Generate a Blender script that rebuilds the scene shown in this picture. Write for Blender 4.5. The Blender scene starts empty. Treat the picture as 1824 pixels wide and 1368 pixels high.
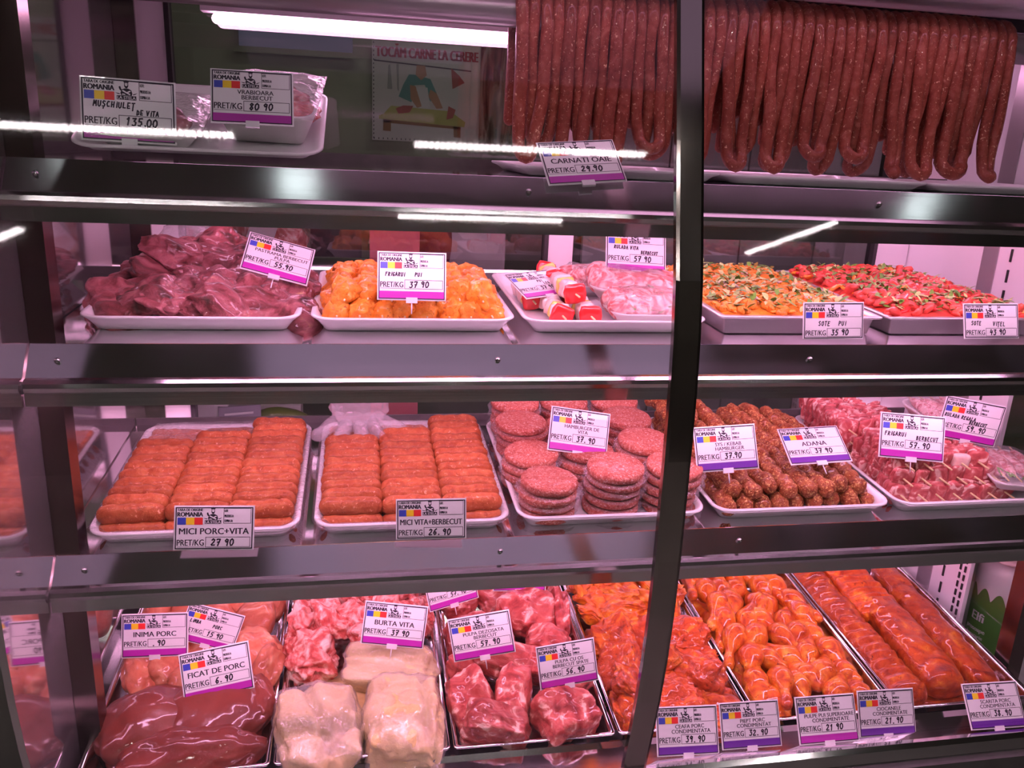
import bpy, bmesh, math, random
from mathutils import Vector, Matrix, Euler, noise

# ------------------------------------------------------------------ camera, world, exposure
sc = bpy.context.scene
COL = sc.collection
sc.view_settings.view_transform = 'Standard'
sc.view_settings.look = 'None'
sc.view_settings.gamma = 1.0
sc.view_settings.use_curve_mapping = False
sc.view_settings.exposure = 0.0
YAW, PITCH, ROLL = (math.radians(a) for a in (10.94, 16.26, -2.66))
FOCAL = 1454.0
cam_d = bpy.data.cameras.new('camera')
cam_d.sensor_width = 36.0
cam_d.lens = FOCAL / 1824.0 * 36.0
cam_d.clip_start = 0.05
cam = bpy.data.objects.new('camera', cam_d)
COL.objects.link(cam)
_f = Vector((math.sin(YAW) * math.cos(PITCH), math.cos(YAW) * math.cos(PITCH), -math.sin(PITCH)))
_r0 = Vector((math.cos(YAW), -math.sin(YAW), 0))
_d0 = _f.cross(_r0)
_r = math.cos(ROLL) * _r0 + math.sin(ROLL) * _d0
_d = -math.sin(ROLL) * _r0 + math.cos(ROLL) * _d0
cam.matrix_world = Matrix(((_r.x, -_d.x, -_f.x, 0.0), (_r.y, -_d.y, -_f.y, 0.0), (_r.z, -_d.z, -_f.z, 1.60), (0, 0, 0, 1)))
sc.camera = cam
world = bpy.data.worlds.new('world')
sc.world = world
world.use_nodes = True
world.node_tree.nodes['Background'].inputs[0].default_value = (0.55, 0.62, 0.5, 1)
world.node_tree.nodes['Background'].inputs[1].default_value = 0.05
PINK = (1.0, 0.46, 0.80)
TUBE_POWER = 42.0      # meat-case tubes under each shelf
CANOPY_POWER = 16.0      # tube under the canopy
LED_POWER = 130.0     # shop ceiling strips
LED_COL = (1.0, 0.85, 0.88)
try:
    sc.cycles.max_bounces = 7
    sc.cycles.diffuse_bounces = 3
    sc.cycles.glossy_bounces = 4
    sc.cycles.adaptive_threshold = 0.015
    sc.cycles.transparent_max_bounces = 16
    sc.cycles.caustics_reflective = True
    sc.cycles.caustics_refractive = False
    sc.cycles.sample_clamp_indirect = 6.0
except Exception:
    pass

# ------------------------------------------------------------------ helpers
R = random.Random
PI = math.pi

def vnoise(p, seed, f):
    q = Vector((p[0] * f + seed * 7.31, p[1] * f - seed * 3.17, p[2] * f + seed * 1.93))
    return noise.noise(q)

def fbm(p, seed, f, octs=3):
    s, a = 0.0, 1.0
    for _ in range(octs):
        s += a * vnoise(p, seed, f)
        f *= 2.1
        a *= 0.5
    return s

class G:
    """collects geometry for ONE mesh object"""
    def __init__(self):
        self.v, self.f, self.m = [], [], []
    def add(self, v, f, m=0, M=None):
        n = len(self.v)
        if M is not None:
            v = [M @ Vector(p) for p in v]
        self.v += [tuple(p) for p in v]
        self.f += [tuple(i + n for i in q) for q in f]
        self.m += [m] * len(f)
        return self
    def mesh(self, name, mats, smooth=True):
        me = bpy.data.meshes.new(name)
        me.from_pydata(self.v, [], self.f)
        for mt in (mats if isinstance(mats, (list, tuple)) else [mats]):
            me.materials.append(mt)
        if any(self.m):
            me.polygons.foreach_set('material_index', self.m)
        if smooth:
            me.polygons.foreach_set('use_smooth', [True] * len(me.polygons))
        me.update()
        return me

def box(x0, x1, y0, y1, z0, z1):
    v = [(x0, y0, z0), (x1, y0, z0), (x1, y1, z0), (x0, y1, z0), (x0, y0, z1), (x1, y0, z1), (x1, y1, z1), (x0, y1, z1)]
    return v, [(0, 3, 2, 1), (4, 5, 6, 7), (0, 1, 5, 4), (1, 2, 6, 5), (2, 3, 7, 6), (3, 0, 4, 7)]

def extrude_yz(pts, x0, x1):
    n = len(pts)
    v = [(x0, y, z) for y, z in pts] + [(x1, y, z) for y, z in pts]
    f = [(i, (i + 1) % n, n + (i + 1) % n, n + i) for i in range(n)]
    return v, f + [tuple(range(n - 1, -1, -1)), tuple(range(n, 2 * n))]

def prism(pts, y0, y1):
    """closed outline in x,z given thickness along y"""
    n = len(pts)
    v = [(x, y0, z) for x, z in pts] + [(x, y1, z) for x, z in pts]
    f = [(i, (i + 1) % n, n + (i + 1) % n, n + i) for i in range(n)]
    return v, f + [tuple(range(n - 1, -1, -1)), tuple(range(n, 2 * n))]

def tube(path, rad, n=10, round_ends=True):
    pts = [Vector(p) for p in path]
    rr = list(rad) if isinstance(rad, (list, tuple)) else [rad] * len(pts)
    if round_ends:
        a = (pts[0] - pts[1]).normalized(); b = (pts[-1] - pts[-2]).normalized()
        pre = [(pts[0] + a * rr[0] * math.sin(t), rr[0] * math.cos(t)) for t in (1.45, 1.0, 0.5)]
        post = [(pts[-1] + b * rr[-1] * math.sin(t), rr[-1] * math.cos(t)) for t in (0.5, 1.0, 1.45)]
        pts = [p for p, _ in pre] + pts + [p for p, _ in post]
        rr = [r for _, r in pre] + rr + [r for _, r in post]
    v, f = [], []
    t0 = (pts[1] - pts[0]).normalized()
    up = Vector((0, 0, 1)) if abs(t0.z) < 0.9 else Vector((1, 0, 0))
    nrm = t0.cross(up).normalized()
    for i, p in enumerate(pts):
        t = (pts[min(i + 1, len(pts) - 1)] - pts[max(i - 1, 0)]).normalized()
        nrm = (nrm - t * nrm.dot(t)).normalized()
        bn = t.cross(nrm)
        for k in range(n):
            a = 2 * PI * k / n
            v.append(p + (nrm * math.cos(a) + bn * math.sin(a)) * rr[i])
    for i in range(len(pts) - 1):
        for k in range(n):
            f.append((i * n + k, i * n + (k + 1) % n, (i + 1) * n + (k + 1) % n, (i + 1) * n + k))
    f.append(tuple(range(n - 1, -1, -1)))
    f.append(tuple((len(pts) - 1) * n + k for k in range(n)))
    return v, f

_ICO = {}
def ico(n):
    if n not in _ICO:
        bm = bmesh.new()
        bmesh.ops.create_icosphere(bm, subdivisions=n, radius=1.0)
        _ICO[n] = ([v.co.copy() for v in bm.verts], [tuple(v.index for v in f.verts) for f in bm.faces])
        bm.free()
    return _ICO[n]

def blob(seed, size, n=4, amp=0.22, freq=1.3, octs=3, box_=0.0, fold=0.0, flat=0.0):
    """lump of flesh: unit sphere pushed by noise, squared off by box_, bent by fold, then scaled"""
    base, faces = ico(n)
    out = []
    for p in base:
        q = p.copy()
        if box_:
            m = max(abs(p.x), abs(p.y), abs(p.z))
            q = p.lerp(p / m * 0.85, box_)
        q = q * (1 + amp * fbm(p, seed, freq, octs))
        if fold:
            q.z += fold * (vnoise((p.x, p.y, 0), seed + 3.3, 1.1) + 0.35 * math.sin(3.1 * p.x + seed) + 0.5 * vnoise((p.x, p.y, 0), seed + 9.3, 2.7))
        if flat and q.z < -flat:
            q.z = -flat + (q.z + flat) * 0.15
        out.append((q.x * size[0], q.y * size[1], q.z * size[2]))
    return out, faces

def rring(w, d, r, z, n=5, inset=0.0):
    r = max(r - inset, 0.002)
    x0, x1, y0, y1 = inset, w - inset, inset, d - inset
    out = []
    for cx, cy, a0 in ((x1 - r, y0 + r, -90), (x1 - r, y1 - r, 0), (x0 + r, y1 - r, 90), (x0 + r, y0 + r, 180)):
        for k in range(n + 1):
            a = math.radians(a0 + 90.0 * k / n)
            out.append((cx + r * math.cos(a), cy + r * math.sin(a), z))
    return out

def loft(rings, cap0=True, cap1=True):
    v, f, n = [], [], len(rings[0])
    for r in rings:
        v += list(r)
    for i in range(len(rings) - 1):
        for k in range(n):
            f.append((i * n + k, i * n + (k + 1) % n, (i + 1) * n + (k + 1) % n, (i + 1) * n + k))
    if cap0: f.append(tuple(range(n - 1, -1, -1)))
    if cap1: f.append(tuple((len(rings) - 1) * n + k for k in range(n)))
    return v, f

def tag(o, label=None, cat=None, group=None, kind=None):
    if label: o['label'] = label
    if cat: o['category'] = cat
    if group: o['group'] = group
    if kind: o['kind'] = kind
    return o

def obj(name, me, parent=None, M=None):
    o = bpy.data.objects.new(name, me)
    COL.objects.link(o)
    if parent is not None: o.parent = parent
    if M is not None: o.matrix_basis = M
    return o

def thing(name, label, cat, M=None, group=None, me=None, kind=None):
    return tag(obj(name, me, None, M), label, cat, group, kind)

def TR(x=0, y=0, z=0): return Matrix.Translation((x, y, z))
def RO(rx=0, ry=0, rz=0): return Euler((math.radians(rx), math.radians(ry), math.radians(rz))).to_matrix().to_4x4()
def SC(a, b=None, c=None): return Matrix.Diagonal((a, b or a, c or a, 1))

def frame(y, z, tilt): return TR(0, y, z) @ RO(tilt, 0, 0)
TOP = frame(1.20, 1.557, 0)        # shelf planes: local x along the case, y into it, z up from the plate
MID = frame(1.20, 1.307, 2.5)
LOW = frame(1.20, 0.980, 4.5)
PAN = frame(1.12, 0.637, 6.0)      # rim plane of the pans in the bottom deck

ORDN = ['first', 'second', 'third', 'fourth', 'fifth', 'sixth', 'seventh', 'eighth', 'ninth', 'tenth', 'eleventh', 'twelfth', 'thirteenth', 'fourteenth', 'fifteenth',
        'sixteenth', 'seventeenth', 'eighteenth', 'nineteenth', 'twentieth', 'twenty-first', 'twenty-second', 'twenty-third', 'twenty-fourth', 'twenty-fifth']

# ------------------------------------------------------------------ materials
def nmat(name):
    m = bpy.data.materials.new(name)
    m.use_nodes = True
    nt = m.node_tree
    return m, nt, nt.nodes['Principled BSDF']

def plain(name, col, rough=0.5, metal=0.0, coat=0.0, spec=0.5, noise_amt=0.0, nscale=60.0, bump=0.0, bscale=200.0):
    m, nt, b = nmat(name)
    b.inputs['Base Color'].default_value = (*col, 1)
    b.inputs['Roughness'].default_value = rough
    b.inputs['Metallic'].default_value = metal
    b.inputs['Coat Weight'].default_value = coat
    b.inputs['Specular IOR Level'].default_value = spec
    tc = nt.nodes.new('ShaderNodeTexCoord')
    if noise_amt:
        n = nt.nodes.new('ShaderNodeTexNoise'); n.inputs['Scale'].default_value = nscale; n.inputs['Detail'].default_value = 4
        r = nt.nodes.new('ShaderNodeValToRGB')
        k = 1 - noise_amt
        r.color_ramp.elements[0].color = (col[0] * k, col[1] * k, col[2] * k, 1); r.color_ramp.elements[1].color = (*col, 1)
        r.color_ramp.elements[0].position = 0.35; r.color_ramp.elements[1].position = 0.6
        nt.links.new(tc.outputs['Object'], n.inputs['Vector']); nt.links.new(n.outputs['Fac'], r.inputs['Fac']); nt.links.new(r.outputs['Color'], b.inputs['Base Color'])
    if bump:
        n = nt.nodes.new('ShaderNodeTexNoise'); n.inputs['Scale'].default_value = bscale; n.inputs['Detail'].default_value = 3
        u = nt.nodes.new('ShaderNodeBump'); u.inputs['Strength'].default_value = bump; u.inputs['Distance'].default_value = 0.002
        nt.links.new(tc.outputs['Object'], n.inputs['Vector']); nt.links.new(n.outputs['Fac'], u.inputs['Height']); nt.links.new(u.outputs['Normal'], b.inputs['Normal'])
    return m

def steel(name, col=(0.62, 0.62, 0.62), rough=0.16, scale=(3, 140, 140), amt=0.10, smudge=0.12, metal=1.0):
    """stainless steel: fine brushing along x plus cloudy smudges in the roughness"""
    m, nt, b = nmat(name)
    b.inputs['Base Color'].default_value = (*col, 1)
    b.inputs['Metallic'].default_value = metal
    tc = nt.nodes.new('ShaderNodeTexCoord'); mp = nt.nodes.new('ShaderNodeMapping'); mp.inputs['Scale'].default_value = scale
    n = nt.nodes.new('ShaderNodeTexNoise'); n.inputs['Scale'].default_value = 1.0; n.inputs['Detail'].default_value = 3
    n2 = nt.nodes.new('ShaderNodeTexNoise'); n2.inputs['Scale'].default_value = 9.0; n2.inputs['Detail'].default_value = 6
    a = nt.nodes.new('ShaderNodeMath'); a.operation = 'MULTIPLY_ADD'; a.inputs[1].default_value = smudge * 2; a.inputs[2].default_value = rough - smudge
    cl = nt.nodes.new('ShaderNodeMath'); cl.operation = 'MAXIMUM'; cl.inputs[1].default_value = 0.04
    u = nt.nodes.new('ShaderNodeBump'); u.inputs['Strength'].default_value = amt; u.inputs['Distance'].default_value = 0.0004
    L = nt.links.new
    L(tc.outputs['Object'], mp.inputs['Vector']); L(mp.outputs['Vector'], n.inputs['Vector']); L(tc.outputs['Object'], n2.inputs['Vector'])
    L(n2.outputs['Fac'], a.inputs[0]); L(a.outputs[0], cl.inputs[0]); L(cl.outputs[0], b.inputs['Roughness'])
    L(n.outputs['Fac'], u.inputs['Height']); L(u.outputs['Normal'], b.inputs['Normal'])
    return m

def flesh(name, stops, scale=18.0, dist=1.2, vein=None, fleck=None, rough=0.35, coat=0.35, bump=0.35, bscale=60.0, sss=0.0, stretch=(1, 1, 1), gb=(1, 1, 1)):
    """meat: noise ramp of flesh tones, optional fat veins (colour, scale, width) and flecks (colour, scale, size); varies from object to object"""
    m, nt, b = nmat(name)
    stops = [(p, tuple(min(1, a * k) for a, k in zip(c, gb))) for p, c in stops]
    L = nt.links.new
    N = nt.nodes.new
    tc = N('ShaderNodeTexCoord'); oi = N('ShaderNodeObjectInfo')
    sh = N('ShaderNodeVectorMath'); sh.operation = 'SCALE'; sh.inputs[0].default_value = (13.7, 7.3, 9.1)
    L(oi.outputs['Random'], sh.inputs['Scale'])
    ad = N('ShaderNodeVectorMath'); ad.operation = 'ADD'
    mp = N('ShaderNodeMapping'); mp.inputs['Scale'].default_value = stretch
    L(tc.outputs['Object'], mp.inputs['Vector']); L(mp.outputs['Vector'], ad.inputs[0]); L(sh.outputs['Vector'], ad.inputs[1])
    V = ad.outputs['Vector']
    n = N('ShaderNodeTexNoise'); n.inputs['Scale'].default_value = scale; n.inputs['Detail'].default_value = 5; n.inputs['Distortion'].default_value = dist
    L(V, n.inputs['Vector'])
    r = N('ShaderNodeValToRGB')
    el = r.color_ramp.elements
    while len(el) < len(stops): el.new(0.5)
    for e, (p, c) in zip(el, stops):
        e.position = p; e.color = (*c, 1)
    L(n.outputs['Fac'], r.inputs['Fac'])
    out = r.outputs['Color']
    if vein:
        vc, vs, w = vein
        n2 = N('ShaderNodeTexNoise'); n2.inputs['Scale'].default_value = vs; n2.inputs['Detail'].default_value = 3; n2.inputs['Distortion'].default_value = 1.5
        L(V, n2.inputs['Vector'])
        r2 = N('ShaderNodeValToRGB'); e = r2.color_ramp.elements
        e[0].position = 0.5 - w; e[0].color = (0, 0, 0, 1); e[1].position = 0.5; e[1].color = (1, 1, 1, 1)
        x = e.new(0.5 + w); x.color = (0, 0, 0, 1)
        L(n2.outputs['Fac'], r2.inputs['Fac'])
        mx = N('ShaderNodeMixRGB'); mx.inputs['Color2'].default_value = (*vc, 1)
        L(r2.outputs['Color'], mx.inputs['Fac']); L(out, mx.inputs['Color1']); out = mx.outputs['Color']
    if fleck:
        fc, fs, lo = fleck
        n3 = N('ShaderNodeTexNoise'); n3.inputs['Scale'].default_value = fs; n3.inputs['Detail'].default_value = 2; n3.inputs['Distortion'].default_value = 0.8
        L(V, n3.inputs['Vector'])
        r3 = N('ShaderNodeValToRGB'); e = r3.color_ramp.elements
        e[0].position = lo; e[0].color = (0, 0, 0, 1); e[1].position = lo + 0.08; e[1].color = (1, 1, 1, 1)
        L(n3.outputs['Fac'], r3.inputs['Fac'])
        mx = N('ShaderNodeMixRGB'); mx.inputs['Color2'].default_value = (*fc, 1)
        L(r3.outputs['Color'], mx.inputs['Fac']); L(out, mx.inputs['Color1']); out = mx.outputs['Color']
    hs = N('ShaderNodeHueSaturation')
    mr = N('ShaderNodeMapRange'); mr.inputs['To Min'].default_value = 0.82; mr.inputs['To Max'].default_value = 1.15
    L(oi.outputs['Random'], mr.inputs['Value']); L(mr.outputs['Result'], hs.inputs['Value']); L(out, hs.inputs['Color'])
    L(hs.outputs['Color'], b.inputs['Base Color'])
    b.inputs['Roughness'].default_value = rough + .12
    b.inputs['Coat Weight'].default_value = coat * .8
    b.inputs['Coat Roughness'].default_value = 0.06
    b.inputs['Specular IOR Level'].default_value = 0.22
    if sss:
        b.inputs['Subsurface Weight'].default_value = sss
        b.inputs['Subsurface Radius'].default_value = (0.012, 0.004, 0.003)
        b.inputs['Subsurface Scale'].default_value = 0.6
    if bump:
        n4 = N('ShaderNodeTexNoise'); n4.inputs['Scale'].default_value = bscale; n4.inputs['Detail'].default_value = 8; n4.inputs['Roughness'].default_value = 0.62
        L(V, n4.inputs['Vector'])
        u = N('ShaderNodeBump'); u.inputs['Strength'].default_value = bump; u.inputs['Distance'].default_value = 0.007
        L(n4.outputs['Fac'], u.inputs['Height']); L(u.outputs['Normal'], b.inputs['Normal'])
    return m

def clear(name, col=(1, 1, 1), base=0.0, gloss=1.0, rough=0.03, ior=1.5, veil=None, bump=0.0, bscale=90.0):
    """thin clear sheet: see-through with fresnel gloss; veil = (colour, amount) of milky haze in the plastic"""
    m = bpy.data.materials.new(name)
    m.use_nodes = True
    nt = m.node_tree
    nt.nodes.clear()
    N = nt.nodes.new; L = nt.links.new
    o = N('ShaderNodeOutputMaterial'); tr = N('ShaderNodeBsdfTransparent'); tr.inputs[0].default_value = (*col, 1)
    gl = N('ShaderNodeBsdfGlossy'); gl.inputs['Roughness'].default_value = rough
    fr = N('ShaderNodeFresnel'); fr.inputs['IOR'].default_value = ior
    ma = N('ShaderNodeMath'); ma.operation = 'MULTIPLY_ADD'; ma.inputs[1].default_value = gloss; ma.inputs[2].default_value = base; ma.use_clamp = True
    ge = N('ShaderNodeNewGeometry'); mi = N('ShaderNodeMapRange'); mi.inputs['To Min'].default_value = ior; mi.inputs['To Max'].default_value = 1.0 / ior
    L(ge.outputs['Backfacing'], mi.inputs['Value']); L(mi.outputs['Result'], fr.inputs['IOR'])
    L(fr.outputs[0], ma.inputs[0])
    under = tr.outputs[0]
    if veil:
        df = N('ShaderNodeBsdfDiffuse'); df.inputs[0].default_value = (*veil[0], 1)
        mv = N('ShaderNodeMixShader'); mv.inputs[0].default_value = veil[1]
        L(tr.outputs[0], mv.inputs[1]); L(df.outputs[0], mv.inputs[2]); under = mv.outputs[0]
    mx = N('ShaderNodeMixShader')
    L(ma.outputs[0], mx.inputs[0]); L(under, mx.inputs[1]); L(gl.outputs[0], mx.inputs[2]); L(mx.outputs[0], o.inputs['Surface'])
    if bump:
        tc = N('ShaderNodeTexCoord'); n = N('ShaderNodeTexNoise'); n.inputs['Scale'].default_value = bscale; n.inputs['Detail'].default_value = 3; n.inputs['Distortion'].default_value = 2.0
        u = N('ShaderNodeBump'); u.inputs['Strength'].default_value = bump; u.inputs['Distance'].default_value = 0.004
        L(tc.outputs['Object'], n.inputs['Vector']); L(n.outputs['Fac'], u.inputs['Height']); L(u.outputs['Normal'], gl.inputs['Normal']); L(u.outputs['Normal'], fr.inputs['Normal'])
    return m

def glow(name, col, power, dots=None):
    m = bpy.data.materials.new(name)
    m.use_nodes = True
    nt = m.node_tree
    nt.nodes.clear()
    N = nt.nodes.new; L = nt.links.new
    o = N('ShaderNodeOutputMaterial'); e = N('ShaderNodeEmission')
    e.inputs[0].default_value = (*col, 1); e.inputs[1].default_value = power
    if dots:                                    # rows of separate diodes
        tc = N('ShaderNodeTexCoord'); w = N('ShaderNodeTexWave'); w.wave_type = 'BANDS'; w.bands_direction = 'X'; w.inputs['Scale'].default_value = dots
        r = N('ShaderNodeValToRGB'); r.color_ramp.elements[0].position = 0.35; r.color_ramp.elements[1].position = 0.55
        r.color_ramp.elements[0].color = (0.08, 0.08, 0.08, 1)
        mu = N('ShaderNodeMath'); mu.operation = 'MULTIPLY'; mu.inputs[1].default_value = power
        L(tc.outputs['Object'], w.inputs['Vector']); L(w.outputs['Fac'], r.inputs['Fac']); L(r.outputs['Color'], mu.inputs[0]); L(mu.outputs[0], e.inputs[1])
    L(e.outputs[0], o.inputs['Surface'])
    return m

M = {}
M['steel'] = steel('brushed_steel', (0.60, 0.60, 0.60), 0.12, smudge=0.06)
M['steel_bright'] = steel('polished_steel', (0.72, 0.72, 0.72), 0.10, amt=0.05, smudge=0.05)
M['steel_shelf'] = steel('shelf_steel', (0.82, 0.80, 0.82), 0.06, amt=0.02, smudge=0.02)
M['steel_dark'] = steel('dark_mullion_steel', (0.30, 0.28, 0.25), 0.12, scale=(140, 140, 3), amt=0.05, smudge=0.04)
M['steel_post'] = steel('brown_post_steel', (0.17, 0.13, 0.12), 0.22, scale=(140, 140, 3), amt=0.05, smudge=0.04)
M['pan_steel'] = steel('dull_pan_steel', (0.72, 0.70, 0.70), 0.34, amt=0.1, smudge=0.08, metal=0.8)
M['white_tray'] = plain('white_melamine', (0.83, 0.82, 0.82), 0.28, coat=0.3)
M['foam'] = plain('white_foam', (0.84, 0.82, 0.80), 0.5, bump=0.15, bscale=500)
M['white_paint'] = plain('white_painted_metal', (0.78, 0.76, 0.77), 0.4)
M['rubber'] = plain('black_rubber_seal', (0.02, 0.02, 0.02), 0.5)
M['bumper'] = plain('dark_grey_bumper', (0.09, 0.085, 0.08), 0.55, noise_amt=0.2, nscale=30)
M['black'] = plain('black_plastic', (0.012, 0.012, 0.012), 0.5)
M['card'] = plain('tag_card', (0.80, 0.79, 0.80), 0.35, coat=0.3)
M['ink'] = plain('tag_ink', (0.012, 0.008, 0.02), 0.6)
M['magenta'] = plain('magenta_band', (0.42, 0.02, 0.36), 0.4)
M['violet'] = plain('violet_band', (0.13, 0.02, 0.30), 0.4)
M['blue'] = plain('flag_blue', (0.04, 0.06, 0.42), 0.4)
M['yellow'] = plain('flag_yellow', (0.85, 0.62, 0.02), 0.4)
M['red'] = plain('flag_red', (0.75, 0.03, 0.03), 0.4)
M['clip'] = plain('white_clip', (0.75, 0.72, 0.75), 0.3)
M['wood'] = plain('bamboo', (0.85, 0.62, 0.33), 0.5, noise_amt=0.2, nscale=120)
M['tube'] = glow('pink_tube', PINK, TUBE_POWER)
M['added_fill'] = glow('pink_added_fill', PINK, TUBE_POWER * 0.5)
M['front_tube'] = glow('pink_front_tube', PINK, CANOPY_POWER * 0.5)
M['canopy_tube'] = glow('pink_canopy_tube', PINK, CANOPY_POWER)
M['led'] = glow('led_diodes', LED_COL, LED_POWER, dots=14.0)
M['spot'] = glow('spot_light', (0.88, 0.96, 1.0), 2.4)
M['glass'] = clear('front_glass', (0.99, 1.0, 0.995), gloss=.6, ior=1.45)
M['door_glass'] = clear('sliding_door_glass', (0.80, 0.82, 0.80), base=0.05, gloss=1.2, ior=1.5)
M['film'] = clear('cling_film', base=0.05, gloss=1.0, rough=0.09, ior=1.45, veil=((0.9, 0.88, 0.9), 0.10), bump=0.9, bscale=70)
M['bag'] = clear('milky_bag', base=0.03, gloss=0.8, rough=0.25, veil=((0.9, 0.86, 0.88), 0.24), bump=0.9, bscale=55)
M['mirror'] = steel('end_panel_mirror', (0.62, 0.59, 0.58), 0.06, scale=(60, 60, 60), amt=0.02, smudge=0.02, metal=0.9)

M['mutton'] = flesh('dark_mutton', [(0.30, (0.045, 0.020, 0.012)), (0.43, (0.15, 0.035, 0.034)), (0.54, (0.27, 0.075, 0.082)), (0.66, (0.36, 0.13, 0.13)), (0.74, (0.55, 0.32, 0.17))], 15, 2.2, rough=0.34, coat=0.4, bump=0.8, bscale=60)
M['orange'] = flesh('orange_marinade', [(0.25, (0.66, 0.16, 0.012)), (0.48, (0.86, 0.29, 0.025)), (0.68, (0.93, 0.42, 0.07)), (0.85, (0.95, 0.58, 0.18))], 30, 1.2, fleck=((0.45, 0.10, 0.008), 170, 0.62), rough=0.28, coat=0.55, bump=0.8, bscale=75)
M['mince'] = flesh('minced_rolls', [(0.25, (0.36, 0.050, 0.016)), (0.5, (0.52, 0.092, 0.030)), (0.75, (0.63, 0.15, 0.055))], 60, 0.8, fleck=((0.78, 0.36, 0.22), 210, 0.64), rough=0.4, coat=0.3, bump=0.5, bscale=150, gb=(.86,1.15,1.1))
M['patty'] = flesh('beef_patty', [(0.25, (0.42, 0.065, 0.045)), (0.5, (0.60, 0.16, 0.11)), (0.72, (0.74, 0.32, 0.24))], 120, 1.8, fleck=((0.84, 0.52, 0.44), 260, 0.58), rough=0.42, coat=0.2, bump=0.9, bscale=230)
M['adana'] = flesh('sesame_kebab', [(0.28, (0.20, 0.036, 0.012)), (0.5, (0.40, 0.10, 0.032)), (0.72, (0.58, 0.20, 0.07))], 80, 1.0, fleck=((0.86, 0.52, 0.18), 260, 0.56), rough=0.36, coat=0.4, bump=1.0, bscale=170)
M['lambslice'] = flesh('lamb_slice', [(0.25, (0.30, 0.040, 0.045)), (0.47, (0.50, 0.10, 0.095)), (0.56, (0.62, 0.20, 0.18)), (0.62, (0.88, 0.58, 0.50))], 44, 1.8, rough=0.32, coat=0.45, bump=0.4)
M['lambfat'] = flesh('lamb_fat', [(0.3, (0.80, 0.42, 0.36)), (0.6, (0.90, 0.66, 0.58))], 30, 1.0, rough=0.4, coat=0.3)
M['sausage'] = flesh('sausage_casing', [(0.2, (0.20, 0.034, 0.020)), (0.5, (0.33, 0.075, 0.046)), (0.75, (0.43, 0.13, 0.09))], 45, 1.2, fleck=((0.80, 0.46, 0.30), 230, 0.635), rough=0.30, coat=0.4, bump=0.5, bscale=110)
M['liver'] = flesh('liver', [(0.25, (0.125, 0.020, 0.012)), (0.6, (0.20, 0.040, 0.025)), (0.85, (0.30, 0.085, 0.06))], 9, 0.8, rough=0.24, coat=0.7, bump=0.3, bscale=30)
M['offal'] = flesh('pink_offal', [(0.25, (0.42, 0.075, 0.040)), (0.48, (0.58, 0.15, 0.085)), (0.64, (0.70, 0.28, 0.17)), (0.80, (0.80, 0.48, 0.32))], 15, 1.8, rough=0.28, coat=0.6, bump=0.5, bscale=45, gb=(0.95, 1.1, 1))
M['tripe'] = flesh('pale_tripe', [(0.25, (0.64, 0.42, 0.15)), (0.55, (0.76, 0.58, 0.26)), (0.8, (0.84, 0.70, 0.38))], 12, 1.0, rough=0.30, coat=0.7, bump=0.6, bscale=60)
M['porkbone'] = flesh('pork_on_bone', [(0.27, (0.36, 0.030, 0.022)), (0.45, (0.58, 0.11, 0.085)), (0.54, (0.76, 0.32, 0.26)), (0.66, (0.88, 0.64, 0.54))], 22, 2.6, rough=0.26, coat=0.6, bump=0.7, bscale=55)
M['lamb'] = flesh('raw_lamb', [(0.28, (0.20, 0.016, 0.014)), (0.46, (0.40, 0.060, 0.048)), (0.57, (0.52, 0.13, 0.10)), (0.64, (0.80, 0.48, 0.38)), (0.78, (0.86, 0.64, 0.54))], 15, 2.6, rough=0.24, coat=0.6, bump=0.7, bscale=55)
M['neck'] = flesh('marinated_neck', [(0.26, (0.22, 0.018, 0.003)), (0.42, (0.48, 0.056, 0.009)), (0.56, (0.62, 0.090, 0.013)), (0.66, (0.80, 0.20, 0.013)), (0.78, (0.95, 0.46, 0.04))], 19, 2.6, fleck=((0.20, 0.02, 0.004), 150, 0.64), rough=0.22, coat=0.7, bump=0.9, bscale=80, gb=(.90, .95, .9))  # yellow stops: fat and painted oil glints; darkest: painted crevice shade; likewise next three
M['breast'] = flesh('marinated_breast', [(0.26, (0.36, 0.035, 0.003)), (0.44, (0.68, 0.12, 0.008)), (0.58, (0.84, 0.23, 0.012)), (0.74, (0.96, 0.50, 0.05))], 18, 2.4, fleck=((0.30, 0.04, 0.004), 140, 0.64), rough=0.20, coat=0.8, bump=0.8, bscale=60, gb=(.90, .95, .9))
M['drum'] = flesh('marinated_drumstick', [(0.26, (0.34, 0.030, 0.004)), (0.44, (0.64, 0.095, 0.008)), (0.58, (0.80, 0.20, 0.014)), (0.72, (0.94, 0.42, 0.06))], 22, 2.0, fleck=((0.26, 0.03, 0.004), 150, 0.63), rough=0.22, coat=0.8, bump=0.7, bscale=70, gb=(.90, .95, .9))
M['ribs'] = flesh('marinated_ribs', [(0.26, (0.22, 0.016, 0.003)), (0.44, (0.48, 0.056, 0.006)), (0.60, (0.64, 0.105, 0.009)), (0.76, (0.90, 0.32, 0.025))], 20, 2.2, fleck=((0.20, 0.02, 0.003), 150, 0.64), rough=0.20, coat=0.8, bump=0.9, bscale=60, gb=(.90, .95, .9))
M['chicken_pale'] = flesh('pale_chicken', [(0.3, (0.82, 0.56, 0.48)), (0.7, (0.90, 0.74, 0.66))], 30, 1.0, rough=0.3, coat=0.5, bump=0.3)
M['pepper_red'] = plain('red_pepper', (0.78, 0.03, 0.03), 0.2, coat=0.6)
M['pepper_yellow'] = plain('yellow_pepper', (0.92, 0.72, 0.16), 0.25, coat=0.5)
M['pepper_orange'] = plain('orange_pepper', (0.95, 0.33, 0.03), 0.25, coat=0.5)
M['onion'] = plain('pale_onion', (0.86, 0.72, 0.66), 0.25, coat=0.5)
M['herb'] = plain('green_herb', (0.15, 0.34, 0.045), 0.5, noise_amt=0.4, nscale=90)
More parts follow.
